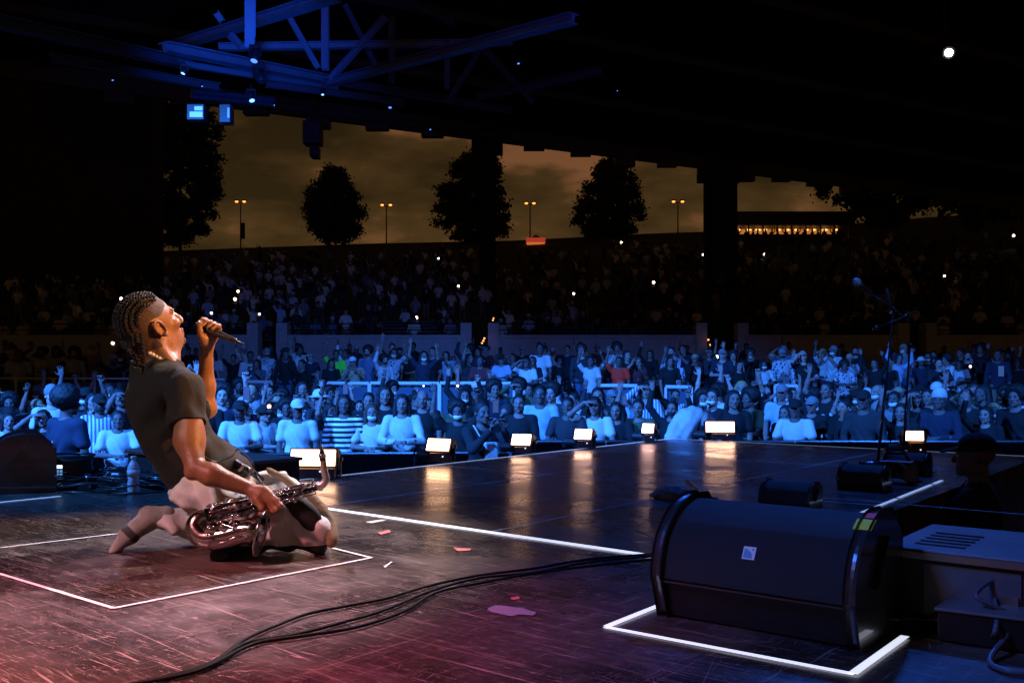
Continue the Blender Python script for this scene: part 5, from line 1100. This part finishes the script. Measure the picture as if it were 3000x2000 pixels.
def legs_mesh():
    s = SDF(); s.ell((-.01, 0, .93), (.125, .168, .12), None, .04)
    for sd in (-1, 1): s.cap((0, sd * .085, .90), (.02, sd * .10, .49), .092, .066, .03); s.cap((.02, sd * .10, .49), (-.02, sd * .105, .09), .066, .056, .03)
    V, Fc = s.mesh((-.25, -.3, .04), (.25, .3, 1.1), .018, lambda Q: .004 * np.sin(50 * Q[:, 2])); return npmesh('trousers', V, Fc, [JEANS[0]])
def hairs():
    H = {}; rg = np.random.RandomState(4)
    def mk(n, s, lo, hi, h=.008, disp=None, m=HB, mi=None, mats=None):
        V, Fc = s.mesh(np.array(lo) + HO, np.array(hi) + HO, h, disp); H[n] = npmesh('hair' if n not in ('cap', 'beanie', 'bucket hat', 'hood') else n.replace(' ', '_'), V, Fc, mats or [m])
    o = lambda *a: HO + np.array(a)
    s = SDF(); s.ell(o(-.018, 0, .040), (.104, .084, .092)); s.plane(o(.050, 0, .045), (.95, 0, -.55), .006); s.plane(o(0, 0, -.03), (.55, 0, -1), .006); mk('short hair', s, (-.14, -.11, -.08), (.12, .11, .15))
    s = SDF(); s.ell(o(-.030, 0, .065), (.140, .135, .125)); s.plane(o(.058, 0, .030), (1, 0, -.35), .01); mk('afro', s, (-.2, -.18, -.09), (.16, .18, .22), .010, lambda Q: .006 * np.sin(90 * Q[:, 0]) * np.sin(95 * Q[:, 1]) * np.sin(88 * Q[:, 2]))
    s = SDF(); s.ell(o(-.020, 0, .040), (.108, .092, .094)); s.plane(o(.052, 0, .045), (.95, 0, -.55), .006)
    for y in (-.085, .085): s.cap(o(-.02, y, .02), o(.02, y * 1.25, -.26), .030, .028, .03)
    for y in (-.05, 0, .05): s.cap(o(-.075, y, .02), o(-.095, y * 1.4, -.28), .034, .030, .03)
    mk('long hair', s, (-.18, -.18, -.34), (.12, .18, .16), .010, lambda Q: .004 * np.sin(150 * Q[:, 1] + 60 * Q[:, 0]))
    s = SDF(); s.ell(o(-.018, 0, .040), (.104, .084, .092)); s.plane(o(.050, 0, .045), (.95, 0, -.55), .006); s.plane(o(0, 0, -.03), (.55, 0, -1), .006); s.ell(o(-.05, 0, .145), (.045, .045, .04), None, .01); mk('bun', s, (-.16, -.11, -.08), (.12, .11, .21))
    s = SDF(); s.ell(o(-.018, 0, .040), (.104, .086, .092)); s.plane(o(.050, 0, .045), (.95, 0, -.55), .006)
    for k in range(11): a = R(70 + k * 22); x, y = math.cos(a) * .092 - .02, math.sin(a) * .086; s.cap(o(x, y, .03), o(x * 1.15, y * 1.2, -.20 - .03 * (k % 3)), .014, .012, .006)
    mk('braids', s, (-.18, -.16, -.28), (.12, .16, .16), .009)
    s = SDF(); s.ell(o(-.015, 0, .050), (.108, .090, .088)); s.plane(o(0, 0, .030), (-.05, 0, -1), .004); s.ell(o(.115, 0, .036), (.075, .075, .010), [(.97, 0, -.22), (0, 1, 0), (.22, 0, .97)], .006); mk('cap', s, (-.14, -.12, -.0), (.22, .12, .16), .008, m=TOPS['black'])
    s = SDF(); s.ell(o(-.020, 0, .060), (.110, .092, .105)); s.plane(o(0, 0, .025), (.1, 0, -1), .004); s.cap(o(.0, -.085, .035), o(.0, .085, .035), .004); mk('beanie', s, (-.16, -.12, -.0), (.12, .12, .20), .008, lambda Q: .0015 * np.sin(300 * Q[:, 1]), m=TOPS['white'])
    s = SDF(); s.ell(o(-.010, 0, .060), (.100, .090, .080)); s.plane(o(0, 0, .030), (0, 0, -1), .004); s.ell(o(0, 0, .030), (.150, .145, .020), None, .015); mk('bucket hat', s, (-.18, -.17, -.0), (.17, .17, .16), .008, m=TOPS['white'])
    s = SDF(); s.ell(o(-.030, 0, .030), (.125, .108, .125)); s.cap(o(-.05, -.05, -.11), o(-.05, .05, -.11), .06, k=.05); s.ell(o(.10, 0, .0), (.075, .070, .095), None, .008, True); mk('hood', s, (-.2, -.15, -.2), (.12, .15, .18), .010, m=TOPS['charcoal'])
    s = SDF(); s.ell(o(.055, 0, -.062), (.058, .062, .048)); s.plane(o(.03, 0, -.06), (-1, 0, 0), .004); s.plane(o(0, 0, -.022), (.25, 0, 1), .004); V, Fc = s.mesh(o(0, -.09, -.13), o(.14, .09, .01), .006); H['mask'] = npmesh('face_mask', V, Fc, [MASKW])
    return H
BODY = {k: body_pose(k) for k in POSES}; TOP = {(k, l): top_pose(k, l) for k in POSES for l in (0, 1)}; LEGS = legs_mesh(); HR_ = hairs()
def part(root, me, mats, name=None):
    o = bpy.data.objects.new(name or me.name, me); COL.objects.link(o); o.parent = root
    for i, m in enumerate(mats):
        if m is not None: o.material_slots[i].link = 'OBJECT'; o.material_slots[i].material = m
    return o
def person(x, y, yaw, label, pose='down', skin=0, top='black', long=0, hair='short hair', hcol=None, mask=None, s=1.0, z=None, group=None, legs=0, tilt=0):
    z = gz(x, y) if z is None else z
    r0 = bpy.data.objects.new('person', None); COL.objects.link(r0); r0.empty_display_size = .1
    r0.location = (x, y, z); r0.rotation_euler = (R(tilt), 0, yaw); r0.scale = (s, s, s); tag(r0, label, 'person', group)
    part(r0, BODY[pose], [SKW[skin % 8]]); part(r0, TOP[(pose, long)], [TOPS[top]], 'shirt'); part(r0, LEGS, [JEANS[legs % 4]], 'trousers')
    if hair != 'bald': part(r0, HR_[hair], [hcol or (TOPS['black'] if hair in ('cap', 'beanie', 'bucket hat', 'hood') else HB)])
    if mask: part(r0, HR_['mask'], [mask], 'face_mask')
    return r0
def face_to(x, y, j=0): return math.atan2(3.4 - y, -.9 - x) + j
def outside(q): return q.y - (YB + .08 * min(0, q.x / 1.0) * 1.0) + (.25 if q.x < -2.5 else 0) + 5.0
def front(px_, e=.45):
    y = 6.0
    while y < 30 and outside(Vector((SX(px_, y), y, 0))) < 5.0 + e: y += .05
    return y
PLACED = []
def at_px(px_, D, *a, **k): x = SX(px_, D); PLACED.append((x, D)); k.setdefault('yaw', face_to(x, D)); return person(x, D, k.pop('yaw'), *a, **k)
CROWDG = None
at_px(1008, front(1008), 'fan in a black and white striped top with braids at the barricade', 'down', 1, 'striped', 1, 'braids', s=1.0)
at_px(1178, front(1178), 'fan in a white shirt with dark long hair, right of the striped top', 'lean', 3, 'white', 1, 'long hair', s=1.0)
at_px(1090, front(1090), 'short fan in cream tee and white mask left of the white-shirted one', 'lean', 2, 'cream', 0, 'long hair', HBR, MASKW, s=.93)
at_px(872, front(872), 'fan in white cap and white tee above the largest floor light', 'down', 1, 'white', 0, 'cap', TOPS['white'], None, s=.97)
at_px(702, front(702), 'fan in white tee and black cap just right of the performer', 'lean', 0, 'white', 0, 'cap', None, MASKB, s=.96)
at_px(292, 12.4, 'fan in black cap and pinstriped shirt behind the security guard', 'down', 0, 'pinstriped', 1, 'cap', None, MASKB, s=1.0)
at_px(345, 11.6, 'fan in white tee with folded arms left of the performer\'s back', 'lean', 1, 'white', 0, 'short hair', s=.90)
at_px(1238, front(1238, 1.3), 'bald round-faced fan in black tee looking out above the second floor light', 'down', 3, 'black', 0, 'bald', s=1.02)
at_px(1080, front(1080, 1.6), 'smiling fan in black top looking up, above the striped top', 'down', 2, 'black', 0, 'short hair', s=1.0)
at_px(1521, front(1521), 'laughing fan in black top with hair tied up above the third floor light', 'down', 2, 'black', 1, 'bun', s=1.0)
at_px(1583, front(1583, 1.3), 'fan in pale blue shirt with short hair behind the laughing one', 'down', 0, 'pale blue', 0, 'short hair', s=1.06)
at_px(1663, front(1663), 'round-faced fan in charcoal tee left of the one touching her brow', 'lean', 1, 'charcoal', 0, 'short hair', s=.98)
at_px(1742, front(1742), 'fan touching her brow with a raised hand above the fourth floor light', 'brow', 3, 'cream', 0, 'long hair', s=.98)
at_px(1805, front(1805), 'smiling fan with long dark hair between the fourth and fifth floor lights', 'lean', 3, 'black', 0, 'long hair', s=.94)
at_px(1870, front(1870, .6), 'fan raising a hand left of the bending man in white', 'wave', 2, 'olive', 0, 'bun', s=.96)
at_px(985, 24, 'fan in a bright green top behind the rail left of centre', 'wave', 1, 'green', 0, 'short hair', s=1.0)
at_px(1813, 21.6, 'fan in a bright red top with one arm up behind the rail', 'wave', 1, 'red', 0, 'short hair', s=.96)
at_px(1582, 23.5, 'fan in a plain white tee standing tall in front of the wall', 'down', 0, 'white', 0, 'short hair', s=1.1)
at_px(1730, 22, 'fan in a white tee just above the white rail left of the red top', 'wave', 0, 'white', 0, 'bun', s=.95)
at_px(733, 23, 'fan in a white shirt standing right of the microphone', 'down', 1, 'white', 1, 'short hair', s=1.0)
at_px(2752, front(2752), 'fan in a white beanie above the rightmost floor light', 'lean', 0, 'navy', 1, 'beanie', TOPS['white'], s=1.03)
at_px(2745, front(2745, 3), 'fan in a white cap behind the one in the white beanie', 'down', 0, 'black', 0, 'cap', TOPS['white'], s=1.07)
at_px(2830, front(2830, 1.3), 'fan holding up an open hand at the right below the orange phone light', 'wave', 2, 'black', 0, 'short hair', s=1.03)
at_px(2640, front(2640), 'fan with an open raised hand just behind the microphone stands', 'wave', 3, 'black', 0, 'long hair', s=.93)
at_px(2330, front(2330), 'fan in a white tee and dark cap leaning on the far barricade', 'lean', 1, 'white', 0, 'cap', s=.96)
at_px(2290, front(2290, 3), 'fan in a pale blue shirt standing with a pale cap right of centre', 'down', 2, 'pale blue', 0, 'cap', TOPS['grey'], s=1.05)
at_px(2530, front(2530), 'fan in a black cap and hoodie left of the microphone stands', 'down', 0, 'charcoal', 1, 'cap', s=1.03)
at_px(15, 30, 'person all in white standing by the wall at the far left edge', 'down', 1, 'white', 1, 'short hair', s=1.1, legs=2)
at_px(55, 22, 'fan in a pale blue tee in front of the wall at the far left', 'down', 0, 'pale blue', 0, 'short hair', s=1.05)

# security guard, back to us, letters across the back
sg = at_px(196, 9.6, 'security guard with curly hair and pale letters on a dark tee at the left', 'down', 0, 'navy', 0, 'afro', s=1.07, yaw=R(62))
def text_mesh(txt, size, m, parent, M, name='lettering'):
    cu = bpy.data.curves.new('t', 'FONT'); cu.body = txt; cu.size = size; cu.extrude = .001; cu.align_x = 'CENTER'; to = bpy.data.objects.new('t', cu); COL.objects.link(to)
    me = bpy.data.meshes.new_from_object(to.evaluated_get(bpy.context.evaluated_depsgraph_get())); bpy.data.objects.remove(to); me.materials.clear(); me.materials.append(m)
    o = bpy.data.objects.new(name, me); COL.objects.link(o); o.parent = parent; o.matrix_local = M; return o
LET = mat('print_ink', (.55, .65, .75), .6)
bk_m = Matrix.Translation((-.150, 0, 1.20)) @ Matrix(((0, 0, -1, 0), (-1, 0, 0, 0), (0, 1, 0, 0), (0, 0, 0, 1)))
text_mesh('ION', .085, LET, sg, Matrix.Translation((0, .075, 0)) @ bk_m)
# photographer in the pit
ph = at_px(1412, 10.2, 'photographer in black in the pit with a white bag on the chest', 'phone', 1, 'black', 1, 'short hair', s=.99, yaw=R(-60))
b = MB(); b.box((.13, -.06, 1.02), (.19, .10, 1.30)); b.build('bag', TOPS['white'], ph, bevel=.02)
b = MB(); b.tube(bez([(.15, -.05, 1.28), (.08, -.12, 1.44), (-.05, -.08, 1.46), (-.13, 0, 1.3)], 6), .008, 6); b.build('bag_strap', TOPS['white'], ph)
# dark cameraman in the right foreground
cmn = at_px(2862, 5.3, 'large dark figure with a hanging badge in the right foreground', 'phone', 0, 'black', 1, 'cap', s=.98, yaw=R(150))
b = MB(); b.box((.132, -.042, 1.02), (.137, .042, 1.145)); bd = b.build('badge', mat('badge_card', (.35, .50, .80), .4), cmn)
b = MB(); b.box((.1375, -.036, 1.077), (.1385, .036, 1.083)); b.build('badge_line', LET, bd)
b = MB(); b.tube(bez([(.134, 0, 1.145), (.150, .04, 1.30), (.06, .09, 1.46)], 6), .004, 5); b.tube(bez([(.134, 0, 1.145), (.150, -.04, 1.30), (.06, -.09, 1.46)], 6), .004, 5); b.build('lanyard', STM, cmn)
vc = empty('video_camera', (0, 0, 0), 'black video camera held up by the dark figure at the right', 'camera'); c = Vector((SX(2862, 5.3), 5.3, GZ)); Mz = Matrix.Translation(c) @ Matrix.Rotation(R(150), 4, 'Z') @ Matrix.Scale(.98, 4)
vc.location = Mz @ Vector((.38, 0, 1.50)); LOCAL_OFF[0] = True
b = MB(); b.box((.33, -.06, 1.48), (.52, .06, 1.58), M=Mz); b.build('body', BLACK, vc, bevel=.008)
b = MB(); b.lathe([(.038, 0), (.042, .05), (.036, .08), (.046, .09), (.046, .11)], Mz @ Vector((.52, 0, 1.53)), Mz.to_3x3() @ Vector((1, 0, 0)), 16); b.build('lens', CHK, vc, smooth=True)
b = MB(); b.tube([Mz @ Vector((.36, 0, 1.58)), Mz @ Vector((.38, 0, 1.625)), Mz @ Vector((.48, 0, 1.625)), Mz @ Vector((.50, 0, 1.58))], .010, 8); b.build('handle', BLACK, vc, smooth=True)
# man in white bending over the far stage corner
bm_o = C0 - Vs * .42 + Us * .05; bm = empty('person', (bm_o.x, bm_o.y, GZ), 'man in a white shirt with a dark strap bending over beside the corner lights', 'person')
c = np.array((P(2030, 1240, 9.35))); s = SDF(); s.ell(c + (0, 0, .02), (.19, .20, .15), None, .05); s.ell(c + (-.09, .02, -.12), (.17, .18, .16), None, .06); s.ell(c + (.10, .02, -.10), (.15, .17, .16), None, .06); s.ell(c + (.02, .05, -.35), (.17, .15, .28), None, .06)
s.cap(c + (.17, -.06, -.02), c + (.30, -.10, -.16), .075, .06, .04); s.cap(c + (-.18, -.05, -.06), c + (-.25, -.08, -.22), .080, .065, .04)
V, Fc = s.mesh(c + (-.5, -.4, -.65), c + (.5, .4, .3), .010, lambda Q: .005 * np.sin(40 * Q[:, 0] + 30 * Q[:, 2] + 2 * np.sin(20 * Q[:, 2])) + .003 * np.sin(70 * Q[:, 0] - 40 * Q[:, 2])); link('shirt', npmesh('shirt', V, Fc, [TOPS['white']]), bm)
s = SDF(); head_sdf(s, (c + (.06, .27, -.06), np.array(((0, -1, 0), (.8, 0, .6), (-.6, 0, .8))), 1.0)); s.cap(c + (.05, .1, -.05), c + (.06, .23, -.05), .06, .055, .02); s.cap(c + (.28, -.10, -.14), c + (.34, -.05, -.36), .042, .03, .02); s.cap(c + (-.24, -.08, -.2), c + (-.26, -.02, -.40), .042, .03, .02)
hand_sdf(s, c + (.34, -.05, -.36), (.05, .1, -1), (-1, 0, 0), .4); hand_sdf(s, c + (-.26, -.02, -.40), (.05, .1, -1), (1, 0, 0), .4); s.cap(c + (.02, .08, -.5), c + (.10, .1, -1.4), .11, .05, .03); s.cap(c + (0, .08, -.5), c + (-.10, .1, -1.4), .11, .05, .03)
V, Fc = s.mesh(c + (-.5, -.3, -1.6), c + (.55, .6, .25), .012); link('body', npmesh('body', V, Fc, [SK[1]]), bm)
b = MB(); b.tube(bez([c + (.09, -.02, .165), c + (.06, -.14, .10), c + (.0, -.20, -.04), c + (-.06, -.19, -.20), c + (-.10, -.16, -.34)], 8), .014, 6); b.build('strap', TOPS['navy'], bm, smooth=True)
s = SDF(); s.cap(c + (.02, .08, -.52), c + (.10, .1, -1.35), .13, .07, .03); s.cap(c + (0, .08, -.52), c + (-.10, .1, -1.35), .13, .07, .03); V, Fc = s.mesh(c + (-.4, -.3, -1.6), c + (.4, .4, -.3), .018); link('trousers', npmesh('trousers', V, Fc, [JEANS[1]]), bm)
LOCAL_OFF[0] = False

# ---- everyone else: sampled standing places outside the barricades
rg = np.random.RandomState(21); pts = [(x, y) for x, y in PLACED]; cand = []
def fill(y0, y1, sp, n, cond=None):
    for _ in range(n):
        y = math.sqrt(rg.uniform(y0 * y0, y1 * y1)); x = SX(rg.uniform(-60, 3060), y); q = Vector((x, y, 0))
        if y < 20 and outside(q) < 5.35: continue
        if any(abs(y - b_) < .28 for b_ in ()): continue
        s_ = sp if y > 20 else (.56 if outside(q) < 7.5 else sp)
        if all((x - a) ** 2 + (y - c) ** 2 > s_ * s_ for a, c in pts): pts.append((x, y)); cand.append((x, y))
fill(7.5, 13.5, .58, 3000); fill(13.5, 18.3, .58, 5000); fill(21.2, 27, .9, 4000); fill(27, 36.5, 2.1, 1200)
cand.sort(key=lambda q: q[1]); 
# keep those whose head is not wholly hidden by people nearer to the stage
sil = []; keep = []
def add_sil(x, y): px_, py_ = pxy((x, y, gz(x, y) + 1.72)); k = FL / y; sil.append((px_, py_, k))
allp = sorted([(x, y, 1) for x, y in PLACED] + [(x, y, 0) for x, y in cand], key=lambda q: q[1])
for x, y, sp in allp:
    px_, py_ = pxy((x, y, gz(x, y) + 1.72)); k = FL / y; vis = 0
    for dx, dy in ((0, .02), (-.06, .08), (.06, .08), (0, .12), (-.05, .2), (.05, .2)):
        X, Y = px_ + dx * k, py_ + dy * k
        if not any((abs(X - a) < .085 * kk and Y > b_) or (abs(X - a) < .20 * kk and Y > b_ + .30 * kk) for a, b_, kk in sil): vis += 1
    if vis >= 2 or sp:
        sil.append((px_, py_, k))
        if not sp: keep.append((x, y))
NI = 262
LAND = [(70, 'at the left edge'), (210, 'by the security guard'), (400, "behind the performer's back"), (600, 'behind the raised arm'), (760, 'right of the microphone'), (917, 'above the largest floor light'), (1090, 'above the striped top'), (1200, 'left of the second floor light'), (1290, 'above the second floor light'), (1410, 'above the pit photographer'), (1527, 'above the third floor light'),
        (1620, 'right of the third floor light'), (1708, 'above the fourth floor light'), (1800, 'right of the fourth floor light'), (1898, 'above the fifth floor light'), (2010, 'above the bending man'), (2120, 'above the corner floor light'), (2250, 'right of the corner light'), (2400, 'left of the microphone stands'), (2560, 'behind the microphone stands'), (2680, 'above the rightmost floor light'), (2800, 'by the raised open hand'), (2900, 'behind the dark cameraman'), (3050, 'at the right edge')]
def rowword(x, y):
    d = outside(Vector((x, y, 0))) - 3.6
    if y < 20.2:
        for t, w in ((2.2, 'at the barricade'), (2.9, 'second row'), (3.6, 'third row'), (4.6, 'fourth row'), (6, 'mid crowd'), (8, 'farther back'), (99, 'near the rails')):
            if d < t: return w
    return 'just behind the rails' if y < 25 else ('before the wall' if y > 31 else 'well behind the rails')
USED = set()
TW = ['black'] * 18 + ['navy'] * 4 + ['charcoal'] * 5 + ['white'] * 4 + ['cream', 'pale blue', 'pale blue', 'grey', 'olive', 'maroon', 'denim', 'denim', 'tan', 'lilac', 'pinstriped', 'printed', 'printed', 'printed', 'patterned', 'patterned']
HW = ['short hair'] * 5 + ['afro'] * 4 + ['long hair'] * 7 + ['bun'] * 2 + ['braids'] * 3 + ['cap'] * 4 + ['beanie', 'bucket hat', 'hood', 'bald']
rr = random.Random(99)
def attrs(x, y):
    for _ in range(60):
        top = rr.choice(TW if y > 13.2 else TW[:30]); hair = rr.choice(HW); long = rr.random() < .35; pose = rr.choice(['down'] * 4 + ['wave', 'wave', 'phone', 'phone', 'cheer', 'brow'] + ['lean'] * (4 if outside(Vector((x, y, 0))) < 6 else 1)); hc = None; hn = hair
        if hair in ('cap', 'beanie', 'bucket hat'): k = rr.choice(['black', 'white', 'grey', 'tan']); hc = TOPS[k]; hn = k + ' ' + hair
        elif hair == 'hood': hn = 'raised hood'; hc = TOPS['charcoal']
        elif hair in ('long hair', 'bun') and rr.random() < .2: hc = rr.choice([HBR, HBL]); hn = ('blond ' if hc is HBL else 'brown ') + hair
        elif hair == 'bald': hn = 'shaved head'
        mk = rr.random() < .28; mask = (MASKW if rr.random() < .55 else MASKB) if mk else None
        px_ = pxy((x, y, 0))[0]; ld = min(LAND, key=lambda q: abs(q[0] - px_))[1]
        pn = {'down': '', 'wave': ' waving', 'phone': ' hands raised', 'cheer': ' cheering', 'brow': ' shading eyes', 'lean': ' leaning'}[pose]
        lab = '%s %s, %s%s%s, %s %s' % (top, 'shirt' if long else 'tee', hn, ', masked' if mk else '', pn, rowword(x, y), ld)
        lab = ('fan in ' + lab) if len(lab.split()) <= 14 else lab
        if lab not in USED and len(lab.split()) <= 16: break
    USED.add(lab); return dict(top=top, hair=hair, long=int(long), pose=pose, hcol=hc, mask=mask, label=lab)
for i, (x, y) in enumerate(keep[:NI]):
    a = attrs(x, y); lab = a.pop('label'); person(x, y, face_to(x, y, rr.gauss(0, .38)), lab, skin=rr.randrange(8), tilt=rr.gauss(0, 2.5), s=rr.uniform(.86, 1.08), legs=rr.randrange(4), group='fans crowding round the stage', **a)
    if a['pose'] == 'phone' and y < 16 and rr.random() < .8: pass
# phones held up in the crowd
PH = mat('phone_screen', (.02, .04, .08), .2, emit=(.20, .45, 1.0), es=.16)
for i, (px_, py_, D, lab) in enumerate(((722, 1152, 11.0, 'lit phone held up right of the performer above the black cap'), (1012, 1140, 14, 'pinkish phone held up above the striped top'), (1452, 1190, 10.6, 'phone held up just right of the pit photographer'), (1155, 1176, 13.6, 'phone held up left of the bald round face'), (2468, 1215, 12.9, 'dark phone with lit screen right of centre at the far barricade'), (2933, 1087, 13, 'phone with a thin lit frame held up at the right edge'), (1830, 1172, 14.5, 'phone held by a fan left of the bending man'))):
    c = P(px_, py_, D); r0 = bpy.data.objects.new('phone', None); COL.objects.link(r0); r0.location = c; r0.rotation_euler = (0, 0, rr.uniform(-.4, .4)); tag(r0, lab, 'phone')
    b = MB(); b.box((-.038, 0, -.075), (.038, .009, .075)); b.build('case', BLACK, r0, bevel=.004); b = MB(); b.box((-.034, -.0015, -.070), (.034, -.0003, .070)); b.build('screen', PH, r0)

# ---- far people: on the benches and the lawn, four-material single meshes
def far_mesh(kind, h=.03, cap=False):
    s = SDF(); T_ = []
    def P_(m, a, b_, r1, r2=None): s.cap(a, b_, r1, r2, .02); T_.append((m, np.array(a, float), np.array(b_, float), r1))
    dz = -.42 if kind == 'seated' else 0
    P_(0, (0, 0, 1.53 + dz), (.01, 0, 1.63 + dz), .085, .095); P_(3, (-.03, 0, 1.64 + dz), (-.03, 0, 1.66 + dz), .098)
    if cap: P_(3, (.05, 0, 1.66 + dz), (.15, 0, 1.64 + dz), .035, .02)
    P_(0, (0, 0, 1.42 + dz), (0, 0, 1.55 + dz), .06); P_(1, (0, -.13, 1.38 + dz), (0, .13, 1.38 + dz), .08); P_(1, (0, 0, 1.25 + dz), (0, 0, .98 + dz), .15, .14)
    if kind == 'wave': P_(1, (0, -.18, 1.4), (.06, -.28, 1.58), .055); P_(0, (.06, -.28, 1.58), (.06, -.25, 1.92), .045, .035)
    else: P_(1, (0, -.19, 1.38 + dz), (.03, -.24, 1.12 + dz), .055); P_(0, (.03, -.24, 1.12 + dz), (.2, -.16, 1.0 + dz), .04, .035)
    P_(1, (0, .19, 1.38 + dz), (.03, .24, 1.12 + dz), .055); P_(0, (.03, .24, 1.12 + dz), (.2, .14, 1.0 + dz), .04, .035)
    for y in (-.1, .1):
        if kind == 'seated': P_(2, (0, y, .5), (.42, y, .48), .085, .07); P_(2, (.42, y, .48), (.40, y, .06), .065, .05)
        else: P_(2, (0, y, .9), (.01, y, .48), .09, .07); P_(2, (.01, y, .48), (0, y, .05), .068, .05)
    V, Fc = s.mesh((-.25, -.42, 0), (.6, .42, 2.1), h); c = V[Fc].mean(1); best = np.full(len(c), 9.); mi = np.zeros(len(c), int)
    for m, a, b_, r_ in T_:
        d = b_ - a; t = np.clip(((c - a) @ d) / max(d @ d, 1e-9), 0, 1); w = np.linalg.norm(c - a - t[:, None] * d, axis=1) - r_; k = w < best; best[k] = w[k]; mi[k] = m
    hz = 1.64 + dz; mi[(c[:, 2] > hz + .02) & (mi == 0) & (c[:, 2] < hz + .2) & (abs(c[:, 1]) < .12)] = 3
    return V, Fc, mi
FARM = {(k, c_): far_mesh(k, .026, c_) for k in ('down', 'wave', 'seated') for c_ in (False, True)}
FME = {k: npmesh('person', *v[:2], [SK[0], TOPS['black'], JEANS[0], HB], v[2]) for k, v in FARM.items()}
far = [(x, y, 0) for x, y in keep[NI:]]
rows_ = []
for Y in (40, 41.3, 42.6, 43.9, 45.2, 46.5):
    x = SX(-30, Y)
    while x < SX(3050, Y):
        px_ = pxy((x, Y, 0))[0]; dens = .55 if Y < 43 else .4
        if rr.random() < dens and not (1350 < px_ < 1460 or 2045 < px_ < 2180): rows_.append((x, Y - .02, 1 if rr.random() < .72 else 0))
        x += rr.uniform(.55, .9)
lawn = []
for _ in range(620):
    y = 48 + 42 * rr.random() ** 1.1; lawn.append((SX(rr.uniform(-20, 3020), y), y, 0))
GPS = ['people in the back of the standing crowd', 'people on the benches above the wall']
NF = 300 - NI - len(PLACED)
ind = sorted(far + rows_, key=lambda q: q[1]); NFc = max(0, min(len(ind), 300 - NI - len(PLACED) - 2))
print('PEOPLE near', len(keep), 'placed', len(PLACED), 'far', len(far), 'rows', len(rows_), 'single far', NFc)
rest_v, rest_f, rest_m, off = [], [], [], 0
fv = {k: far_mesh(k[0], .05, k[1]) for k in FARM}
tops_far = ['black'] * 8 + ['navy', 'charcoal', 'charcoal', 'white', 'white', 'white', 'pale blue', 'cream', 'grey', 'denim', 'maroon', 'lilac']
RM = [SK[0], SK[1], HB, TOPS['white']] + [JEANS[0], JEANS[2]] + [TOPS[k] for k in ('black', 'charcoal', 'white', 'pale blue', 'denim', 'grey', 'cream')]
for i, (x, y, seat) in enumerate(ind + lawn):
    kind = 'seated' if seat else rr.choice(['down', 'down', 'wave']); cp = rr.random() < .3; yaw = face_to(x, y, rr.gauss(0, .3)); sc_ = rr.uniform(.9, 1.05); z = gz(x, y)
    if i < NFc:
        t = rr.choice(tops_far); o = bpy.data.objects.new('person', FME[(kind, cp)]); COL.objects.link(o); o.location = (x, y, z); o.rotation_euler = (0, 0, yaw); o.scale = (sc_,) * 3
        hc = TOPS[rr.choice(['white', 'black', 'grey'])] if cp else HB
        for j, m in enumerate((SKW[rr.randrange(8)], TOPS[t], JEANS[rr.randrange(4)], hc)): o.material_slots[j].link = 'OBJECT'; o.material_slots[j].material = m
        px_ = pxy((x, y, 0))[0]; ld = min(LAND, key=lambda q: abs(q[0] - px_))[1]
        tag(o, 'far person in %s top%s, %s %s' % (t, ', cap' if cp else '', rowword(x, y) if y < 38 else 'above the wall', ld), 'person', GPS[0] if y < 38 else GPS[1]); continue
    V, Fc, mi = fv[(kind, cp)]; c, s_ = math.cos(yaw) * sc_, math.sin(yaw) * sc_
    W_ = np.stack([V[:, 0] * c - V[:, 1] * s_ + x, V[:, 0] * s_ + V[:, 1] * c + y, V[:, 2] * sc_ + z], 1)
    mp_ = np.array([rr.choice((0, 1)), rr.choice([6] * 7 + [7] * 3 + [8] * 3 + [9, 10, 11, 12]), rr.choice((4, 4, 5)), 3 if (cp and rr.random() < .5) else 2])
    rest_v.append(W_); rest_f.append(Fc + off); rest_m.append(mp_[mi]); off += len(V)
o = link('crowd', npmesh('crowd', np.concatenate(rest_v), np.concatenate(rest_f), RM, np.concatenate(rest_m)))
tag(o, 'far mass of people on the benches and the dark lawn', 'crowd', None, 'stuff')
# drinkers at the bar
rg_ = random.Random(8)
for i in range(16):
    q = P(2165 + 19.5 * i + rg_.uniform(-4, 4), 700, 96.5); o = bpy.data.objects.new('person', FME[(rg_.choice(['down', 'wave']), False)]); COL.objects.link(o); o.location = (q.x, q.y, q.z - .75); o.rotation_euler = (0, 0, rg_.uniform(0, 6)); 
    for j in range(4): o.material_slots[j].link = 'OBJECT'; o.material_slots[j].material = SIL  # backlit shade put into the colour: skin and clothes share one dark tone
    tag(o, 'tiny silhouette of a person in front of the glowing bar counter', 'person', 'people at the bar')
